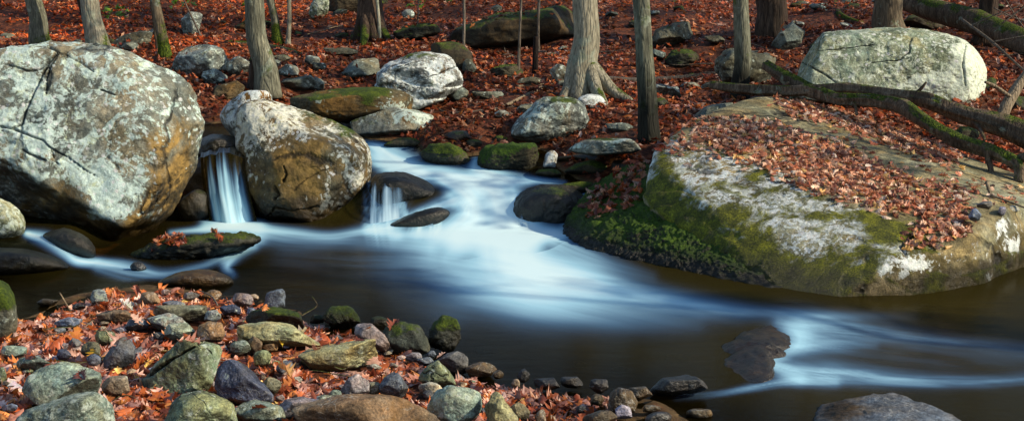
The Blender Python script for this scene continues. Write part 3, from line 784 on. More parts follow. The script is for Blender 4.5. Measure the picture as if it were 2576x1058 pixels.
rock('boulder', 'tilted white streaked boulder on the far bank above the stream',
     [(962, 175), (1000, 152), (1060, 130), (1120, 127), (1150, 145), (1167, 190), (1160, 215), (1112, 252), (1045, 276), (985, 268), (950, 225)], 'white', 'boulder', y=12.75, thick=.36, p=30, rough=.03, res=7, ledge=.035, ledge_f=7, lean=.5,
     front=[(1010, 185, -.32), (1140, 165, -.3), (1130, 225, -.34), (1040, 262, -.36)], och=[(1110, 255, 60, 12, .2), (1000, 262, 50, 14, .12)], mos=[(1040, 140, 80, 14, .28), (965, 195, 22, 40, .2)],
     crack_dark=[([(1000, 215), (1060, 200), (1120, 180), (1160, 165)], 2.2, .02), ([(1000, 170), (1080, 150), (1145, 148)], 2.2, .02)])
rock('boulder', 'long brown ledge rock with moss wedged under the tilted white boulder',
     [(732, 266), (770, 250), (830, 230), (880, 221), (930, 218), (990, 224), (1040, 252), (1040, 276), (960, 292), (905, 312), (860, 306), (800, 290), (745, 285)], 'ledge', 'boulder', y=12.35, thick=.3, p=26, rough=.03, res=7,
     front=[(800, 270, -.26), (900, 290, -.28), (1000, 270, -.26)], mos=[(925, 255, 26, 40, .34), (800, 250, 60, 16, .14), (880, 224, 90, 10, .2)], lich=[(800, 252, 12, 8, .3), (1000, 262, 40, 24, .14), (970, 280, 16, 10, .12)], och=[(850, 270, 60, 30, .06)])
rock('rock', 'blocky grey rock with one cream lichen patch at the water edge below the tilted boulder', [(885, 322), (930, 302), (1000, 277), (1062, 264), (1082, 276), (1097, 318), (1085, 342), (960, 352), (895, 348)], 'lichen', res=6, vb=342, p=26, lich=[(1020, 290, 36, 18, .12), (1070, 300, 22, 28, .12), (930, 325, 46, 24, -.2)], och=[(1015, 295, 30, 16, .2)], mos=[(930, 305, 60, 14, .2)])
rock('rock', 'square dark stone slab leaning behind the tilted white boulder', [(1083, 108), (1150, 104), (1182, 130), (1192, 182), (1160, 184), (1120, 150), (1085, 132)], 'outcrop', vb=180, p=30)
rock('boulder', 'rounded lichen boulder on the far bank at the foot of the thick grey tree', [(1283, 360), (1318, 302), (1348, 266), (1388, 241), (1430, 243), (1466, 262), (1482, 298), (1478, 340), (1440, 366), (1380, 378), (1320, 372)], 'lichen', 'boulder', vb=364, res=7, p=14, rough=.05,
     lich=[(1400, 290, 60, 50, .05), (1335, 320, 30, 40, .05), (1450, 330, 40, 40, -.1), (1390, 362, 90, 16, -.2)], och=[(1430, 285, 30, 22, .14)], mos=[(1400, 252, 60, 14, .2), (1460, 320, 30, 40, .16)])
rock('rock', 'small pale lichen rock tucked behind the rounded boulder under the thick tree', [(1450, 248), (1475, 240), (1502, 237), (1526, 254), (1534, 276), (1490, 282), (1456, 276)], 'white', vb=272)
rock('rock', 'bright green moss cushion rock at the head of the cascade', [(1203, 402), (1225, 370), (1290, 361), (1345, 364), (1352, 392), (1336, 430), (1272, 440), (1215, 432)], 'apron', vb=428, res=6, p=12)
rock('rock', 'moss topped dark rock left of the bright green cushion rock', [(1058, 388), (1090, 361), (1140, 364), (1172, 388), (1180, 416), (1130, 424), (1080, 412)], 'moss', vb=414, res=6, p=10, mos=[(1120, 372, 50, 16, .2)])
rock('rock', 'low mossy rock where the stream first shows white', [(965, 366), (1000, 347), (1040, 346), (1064, 362), (1052, 374), (990, 374)], 'moss', vb=370, p=10)
rock('rock', 'flat dark ledge with pale lichen patches overhanging a black hollow', [(1428, 376), (1460, 350), (1530, 344), (1596, 351), (1604, 366), (1560, 381), (1470, 388)], 'lichen', y=10.75, thick=.34, res=6, p=24, lich=[(1450, 370, 26, 10, .1), (1560, 355, 40, 8, .06), (1500, 380, 80, 6, -.2)], mos=[(1510, 348, 50, 6, .2)])
rock('rock', 'black rock at the back of the hollow below the flat ledge', [(1400, 380), (1600, 372), (1612, 420), (1560, 440), (1420, 432)], 'wet', y=11.15, thick=.2)
rock('rock', 'small upright speckled rock beside the hollow below the flat ledge', [(1364, 428), (1374, 392), (1392, 378), (1403, 394), (1396, 426)], 'white', vb=422, lich=[(1385, 400, 30, 30, -.02)])
rock('rock', 'low mossy rock at the water edge below the speckled upright rock', (1380, 436, 72, 24), 'moss', vb=444, p=10)
rock('rock', 'dark mossy mound inside the shaded hollow', [(1420, 432), (1450, 410), (1490, 402), (1530, 415), (1550, 436), (1490, 446)], 'moss', vb=440, p=10)
rock('rock', 'dark rock right of the mossy mound in the hollow', (1570, 420, 70, 44), 'wet', vb=438)
rock('rock', 'smooth black dome with water sheeting down its left flank', [(925, 480), (940, 440), (985, 431), (1050, 444), (1095, 468), (1113, 495), (1060, 515), (990, 545), (930, 545)], 'wet', 'rock', y=10.52, thick=.30, res=6, p=8, rough=.02)
rock('rock', 'wedge of dark rock parting the white water below the black dome', [(966, 574), (1005, 550), (1055, 530), (1105, 520), (1132, 530), (1120, 565), (1060, 590), (990, 592)], 'wet', y=10.12, thick=.2, res=6, p=9, rough=.02)
rock('rock', 'broad dark rock under a film of water beside the mossy slab', [(1264, 545), (1288, 502), (1335, 474), (1392, 463), (1450, 476), (1482, 502), (1464, 560), (1420, 600), (1305, 604), (1268, 575)], 'wet', y=10.32, thick=.34, res=7, p=9, rough=.05, mos=[(1380, 480, 80, 24, .14)])
rock('rock', 'small mossy rock where the cascade passes the big slab', (1455, 472, 92, 36), 'moss', vb=486, p=9)
rock('rock', 'dark shore rock beside the moss topped rock', (1150, 346, 70, 40), 'wet', vb=358, mos=[(1160, 335, 30, 12, .2)])
rock('rock', 'small dark mossy shore stone above the cascade', (1192, 362, 46, 26), 'moss', vb=370, mos=[(1190, 355, 40, 20, -.1)])
rock('rock', 'little mossy stone behind the bright green cushion rock', (1258, 352, 40, 24), 'moss', vb=360)

# left edge
rock('rock', 'black rock in the hollow under the huge pale boulder', [(-70, 430), (60, 440), (200, 540), (260, 600), (240, 640), (60, 610), (-70, 590)], 'wet', y=10.3, thick=.2, res=6)  # added rock, its black colour stands for the shadow under the boulder
rock('boulder', 'rounded pale boulder cut off by the left edge above the side stream', [(-70, 505), (0, 496), (40, 518), (64, 556), (62, 588), (25, 614), (-70, 622)], 'tall', 'boulder', vb=600, thick=.26, res=7, p=12, och=[(30, 600, 60, 20, .2)])
rock('rock', 'flat black rock under the rounded pale boulder at the left edge', [(-70, 622), (20, 621), (90, 630), (150, 650), (170, 673), (140, 688), (60, 698), (-70, 704)], 'wet', vb=688, res=6, p=9, rough=.02, thick=.3)
rock('rock', 'dark smooth rock in the side stream against the huge boulder', [(105, 590), (160, 573), (215, 592), (242, 622), (242, 646), (180, 650), (125, 622)], 'wet', vb=636, res=6, p=9, mos=[(210, 610, 30, 20, .12)])
rock('rock', 'long low mossy rock holding fallen leaves in front of the huge boulder', [(325, 652), (370, 625), (440, 605), (560, 594), (632, 591), (654, 604), (592, 632), (500, 657), (430, 672), (370, 668)], 'moss', y=8.95, thick=.26, res=6, p=12, rough=.03)
rock('stone', 'tiny glistening black stone in the side stream', (350, 672, 46, 30), 'darkwet', vb=682, rough=.09)
rock('rock', 'brown rock just under the surface beside the leafy gravel point', [(395, 712), (450, 684), (520, 676), (566, 690), (590, 712), (560, 736), (430, 735)], 'wetbrown', vb=722, res=6, p=8, rough=.02, thick=.2)
rock('boulder', 'boulder with bright moss top cut off by the left edge beside the gravel bank', [(-70, 688), (0, 698), (28, 718), (44, 765), (46, 830), (22, 878), (-70, 895)], 'mossy', 'boulder', vb=860, thick=.22, res=7, p=12, mos=[(0, 735, 70, 56, .5), (20, 840, 60, 50, -.1)], lich=[(10, 800, 60, 50, .05)], och=[(20, 830, 40, 40, .1)])

# ------------------------------------------------------------------ the slab at the right
def slab():
    S = [(1990, 752, 7.75), (2100, 757, 7.6), (2300, 745, 7.72), (2480, 715, 8.0), (2576, 655, 8.6), (2720, 620, 9.1), (1620, 505, 9.25), (1800, 640, 8.4),
         (1640, 385, 9.65), (1700, 330, 10.2), (1742, 302, 10.6), (1900, 245, 11.2), (2000, 250, 11.4), (2150, 290, 11.2), (2300, 350, 10.6), (2576, 462, 9.6), (2720, 500, 9.4),
         (1990, 600, 8.2), (2250, 660, 7.72), (2460, 612, 7.98), (2576, 512, 8.75), (1690, 345, 9.9), (1835, 388, 9.6), (1982, 447, 9.0), (2085, 497, 8.62), (2203, 540, 8.26), (2330, 626, 7.88), (2450, 600, 8.0), (2560, 517, 8.6), (1720, 480, 9.05)]
    pts = [at(*q) for q in S]
    for k in range(6): q = pts[k].copy(); q[2] -= .35; pts.append(q)
    for k in (8, 11, 13, 15, 16): q = pts[k].copy(); q[2] -= .7; pts.append(q)
    P, f, c, size = hull_rock(pts, 70, 8, .016, 1.4, ledge=.005, ledge_f=7.0, seed=3.3, fine=.006)
    # broken step between the sloping top and the face
    P, att = cracks(P, f, [([(2280, 640), (2265, 620), (2300, 590)], 4, .03), ([(1760, 300), (1900, 282), (2050, 300), (2200, 340), (2400, 420)], 3, .012)])
    U, W = project(P)
    edge = np.interp(U, [1600, 1700, 1850, 2000, 2130, 2260, 2400, 2576], [330, 345, 392, 452, 512, 570, 620, 530])      # lip of the top
    base = np.interp(U, [1600, 1800, 2000, 2100, 2480, 2600], [520, 640, 750, 757, 716, 650])
    t = (W - edge) / np.maximum(base - edge, 20)          # 0 lip .. 1 waterline
    top = sstep(-t, -.02, .10)
    lich = .112 * np.exp(-((t - .28) / .38) ** 2) - .10 * sstep(t, .65, .95) - .16 * top
    right = sstep(U, 2200, 2420)
    lich = lich - .10 * right * (1 - top) + paint(P, [(2215, 665, 22, 22, .26), (2310, 665, 36, 12, .28), (2275, 690, 10, 10, .3), (2487, 700, 14, 20, .3), (2550, 620, 18, 22, .3), (2520, 560, 20, 30, .2), (1850, 575, 16, 8, .26), (1900, 590, 30, 10, .16)])
    mos = .11 + .24 * sstep(t, .32, .85) - .30 * top - .05 * sstep(U, 2250, 2400) + paint(P, [(2290, 565, 110, 40, .36), (2080, 540, 160, 14, .14), (1850, 470, 140, 14, .12), (2400, 660, 90, 40, .12), (1670, 470, 30, 80, .2), (2560, 500, 60, 20, .1)])
    och = .26 * right * sstep(t, .2, .6) + .02 * top + paint(P, [(2050, 700, 80, 50, .1), (1760, 560, 80, 60, .02)])
    finish_rock('slab_rock', 'enormous sloping slab rock strewn with fallen leaves at the right', 'boulder', P, f, 'slab', None, {'crack_dark': att, 'lich': lich, 'mos': mos, 'och': och})
slab()
def apron():
    S = [(1420, 572, 9.75), (1470, 606, 9.25), (1600, 648, 8.75), (1800, 702, 8.2), (1940, 745, 7.8), (2000, 757, 7.7), (1440, 525, 10.0), (1490, 478, 10.2), (1560, 432, 10.25), (1620, 415, 10.1), (1660, 500, 9.3), (1760, 590, 8.7), (1880, 665, 8.2), (2000, 745, 7.85),
         (1520, 540, 9.55), (1640, 600, 8.95), (1780, 660, 8.42), (1900, 712, 8.02)]
    pts = [at(*q) for q in S]
    for k in range(6): q = pts[k].copy(); q[2] -= .25; pts.append(q)
    for k in (8, 9, 10, 11, 12, 13): q = pts[k].copy(); q[1] += .5; q[2] -= .3; pts.append(q)
    P, f, c, size = hull_rock(pts, 22, 8, .03, 1.6, ledge=.012, ledge_f=9, seed=8.8, fine=.008)
    P = P + normals(P, f) * (.022 * np.abs(fbm(P, 8.0, 4, .6)) + .010 * np.abs(fbm(P, 30.0, 2)))[:, None]
    finish_rock('mossy_rock', 'moss blanketed rock apron sloping into the pool below the enormous slab', 'rock', P, f, 'apron', None, {'mos': .0 * P[:, 0] - .22 * (1 - sstep(P[:, 2], .02, .10))})
apron()
rock('boulder', 'long upright pale green boulder with a blazing white right end behind the logs',
     [(1985, 195), (2008, 132), (2058, 86), (2150, 71), (2260, 68), (2350, 77), (2420, 94), (2456, 124), (2476, 165), (2479, 205), (2462, 262), (2380, 275), (2200, 270), (2050, 262), (1985, 240)], 'tall', 'boulder', vb=262, thick=.6, res=8, p=60, rough=.028, facet=True, cuts=5, cdepth=(.97, .99),
     front=[(1996, 195, -.3), (2016, 142, -.3), (2070, 100, -.36), (2150, 86, -.36), (2260, 82, -.4), (2350, 92, -.42), (2405, 110, -.42), (2425, 150, -.5), (2436, 200, -.5), (2430, 262, -.52), (2200, 262, -.6), (2050, 250, -.5)], lich=[(2445, 180, 40, 90, .26), (2330, 210, 70, 40, .12), (2150, 120, 150, 30, .0), (2030, 170, 40, 60, -.05)], crack_dark=[([(2004, 150), (2070, 185), (2130, 225), (2160, 250)], 2.4, .02), ([(2292, 95), (2286, 130), (2262, 150), (2180, 165)], 2.0, .015), ([(2430, 110), (2424, 170), (2428, 215)], 2.6, .03), ([(2060, 130), (2130, 122), (2200, 112)], 1.8, .012)], mos=[(2050, 120, 50, 30, .14), (2380, 130, 60, 30, .10), (2180, 78, 160, 8, .12)])  # right end whitened through the lichen colour in place of bright sun
rock('rock', 'smooth pale rock joining the back corner of the enormous slab', [(1738, 303), (1768, 273), (1838, 261), (1852, 270), (1802, 294), (1762, 310)], 'grey', vb=302, thick=.25)
for sp, lab, m in (((2452, 540, 34, 36), 'small blue grey stone lying on the leaves near the right end of the slab', 'blue'), ((2475, 515, 40, 22), 'thin dark stone chip beside the blue grey stone on the slab', 'slate'), ((2520, 530, 20, 24), 'upright grey stone chip near the right edge on the slab', 'lilac'), ((2549, 527, 40, 22), 'cream sunlit stone near the right edge on the slab', 'cream')):
    base_y = {2452: 8.2, 2475: 8.35, 2520: 8.45, 2549: 8.62}[sp[0]]
    rock('stone', lab, sp, m, 'stone', y=base_y, thick=.05, res=4, p=24)

# ------------------------------------------------------------------ rocks on the wooded slope
H = [
 ((15, 92, 46, 20), 'grey', 'flat grey rock on the leafy slope at the left edge'),
 ([(272, 118), (300, 90), (335, 77), (385, 80), (390, 100), (342, 106), (300, 120), (285, 124)], 'mossy', 'curved grey rock with a moss patch behind the huge boulder'),
 ((322, 118, 56, 28), 'grey', 'small angular grey rock below the curved mossy rock'),
 ([(456, 94), (470, 55), (490, 32), (508, 29), (506, 60), (498, 87), (480, 97)], 'lichen', 'pale pointed rock high on the slope right of the slim leaning tree'),
 ([(428, 167), (450, 140), (480, 118), (520, 111), (560, 124), (577, 150), (566, 178), (520, 190), (470, 208), (452, 188)], 'lichen', 'wide lichen rock on the slope right behind the huge boulder'),
 ((540, 197, 72, 48), 'lichen', 'pale knobbly rock in front of the wide lichen rock'),
 ([(535, 254), (560, 215), (600, 202), (616, 215), (611, 242), (578, 256)], 'ledge', 'tan mossy rock just above the narrow waterfall'),
 ((600, 166, 68, 50), 'lichen', 'sloping lichen rock behind the mossy stump'),
 ((727, 179, 66, 38), 'lichen', 'dark lichen rock right of the trunk above the ochre boulder'),
 ((787, 156, 46, 38), 'lichen', 'small lichen block on the slope above the brown ledge'),
 ((802, 170, 44, 28), 'mossy', 'little mossy rock touching the small lichen block'),
 ([(696, 227), (730, 203), (782, 188), (797, 195), (797, 215), (752, 234), (710, 237)], 'mossy', 'sloping mossy rock above the left end of the brown ledge'),
 ((797, 213, 48, 40), 'grey', 'smooth grey green rock beside the sloping mossy rock'),
 ([(848, 207), (870, 180), (890, 155), (920, 147), (950, 149), (960, 163), (932, 187), (900, 204)], 'grey', 'large smooth grey rock among leaves above the brown ledge'),
 ((1002, 190, 60, 26), 'mossy', 'mossy stone at the left end of the tilted white boulder'),
 ([(778, 48), (790, 10), (812, -24), (824, -4), (829, 40), (802, 52)], 'tall', 'pale green pointed rock hanging at the top of the picture'),
 ([(824, -30), (925, -30), (908, 25), (862, 40), (828, 32)], 'outcrop', 'dark rock beside the pale green pointed rock at the top'),
 ((1027, 38, 34, 30), 'lichen', 'small pale block high on the slope right of the gnarled trunk'),
 ([(994, 100), (1000, 70), (1040, 64), (1100, 60), (1108, 80), (1070, 94), (1022, 104)], 'moss', 'low green mossy rock right of the gnarled trunk'),
 ((840, 130, 126, 20), 'mossy', 'thin mossy stone slab lying on the leaves above the grey rock'),
 ([(1133, 97), (1150, 75), (1240, 46), (1300, 40), (1440, 14), (1470, 30), (1470, 92), (1370, 112), (1260, 132), (1150, 137)], 'outcrop', 'long dark rock outcrop with a mossy top behind the thick tree'),
 ((1249, 24, 30, 26), 'grey', 'round grey stone on top of the long dark outcrop'),
 ((1180, 168, 38, 44), 'grey', 'dark oval stone right of the tilted white boulder'),
 ((1275, 180, 88, 36), 'moss', 'flat moss mound below the long dark outcrop'),
 ((1330, 206, 70, 26), 'mossy', 'small mossy stone below the charred post'),
 ((1408, 187, 52, 54), 'lichen', 'grey green split rock left of the thick tree'),
 ((1155, 237, 50, 40), 'grey', 'dark grey rock right under the tilted white boulder'),
 ((1230, 240, 84, 24), 'grey', 'flat grey stone among the fallen branches'),
 ((1262, 288, 44, 24), 'lichen', 'small pale stone below the fallen branches'),
 ((1325, 276, 68, 30), 'grey', 'flat greenish stone behind the rounded lichen boulder'),
 ([(1638, 107), (1650, 76), (1700, 54), (1736, 54), (1744, 85), (1737, 102), (1682, 122), (1654, 125)], 'mossy', 'mossy block with white streaks on the slope right of the slim tree'),
 ([(1670, 163), (1700, 125), (1736, 124), (1757, 150), (1742, 168), (1700, 175)], 'moss', 'dark moss covered rock below the white streaked mossy block'),
 ([(1637, 238), (1645, 210), (1700, 219), (1714, 241), (1697, 249)], 'lichen', 'log shaped lichen rock behind the slim tree'),
 ([(1797, 214), (1830, 165), (1850, 130), (1890, 121), (1936, 129), (1950, 155), (1948, 198), (1930, 220)], 'grey', 'greenish boulder behind the straight tree and the log end'),
 ([(1943, 134), (1960, 95), (1985, 57), (2016, 56), (2030, 75), (2022, 102), (1996, 120), (1960, 134)], 'grey', 'smooth pale grey rock beside the split dark trunk'),
 ((1560, 322, 84, 28), 'grey', 'flat grey stone on the leaves left of the slim tree foot'),
 ((2420, 342, 90, 46), 'moss', 'dark mossy rock under the lower log'),
 ((2560, 262, 60, 46), 'moss', 'dark rounded mossy rock at the right edge by the broken stub'),
 ((1690, 228, 40, 24), 'lichen', 'small lichen stone between the slim tree and the straight tree'),
 ((1600, 62, 40, 22), 'moss', 'tiny green stone left of the slim tree high on the slope'),
 ((1460, 55, 40, 30), 'outcrop', 'dark stone at the right end of the long outcrop'),
 ((710, 148, 46, 22), 'mossy', 'small mossy stone beside the fallen pole'),
 ((620, 70, 70, 34), 'outcrop', 'dark mossy stone left of the leaning grey trunk'),
 ((860, 92, 40, 18), 'moss', 'small mossy stone left of the gnarled trunk'),
 ((690, 160, 34, 22), 'grey', 'small grey stone right of the leaning grey trunk'),
 ((1760, 300, 40, 16), 'grey', 'little flat stone above the smooth pale rock'),
 ((1130, 128, 36, 20), 'moss', 'green stone left of the long dark outcrop'),
 ((2330, 60, 110, 50), 'outcrop', 'dark rock in the shade behind the long pale boulder'),
 ((2440, 440, 90, 50), 'moss', 'mossy rock at the back edge of the slab by the log foot'),
]
for sh, m, lab in H:
    big = isinstance(sh[0], tuple) or sh[2] > 60
    rock('rock', lab, sh, m, 'rock', res=6 if big else 5, p=50, rough=.06, cuts=3 if 'long dark rock outcrop' in lab else 14, cdepth=(.96, .99) if 'long dark rock outcrop' in lab else (.80, .97))
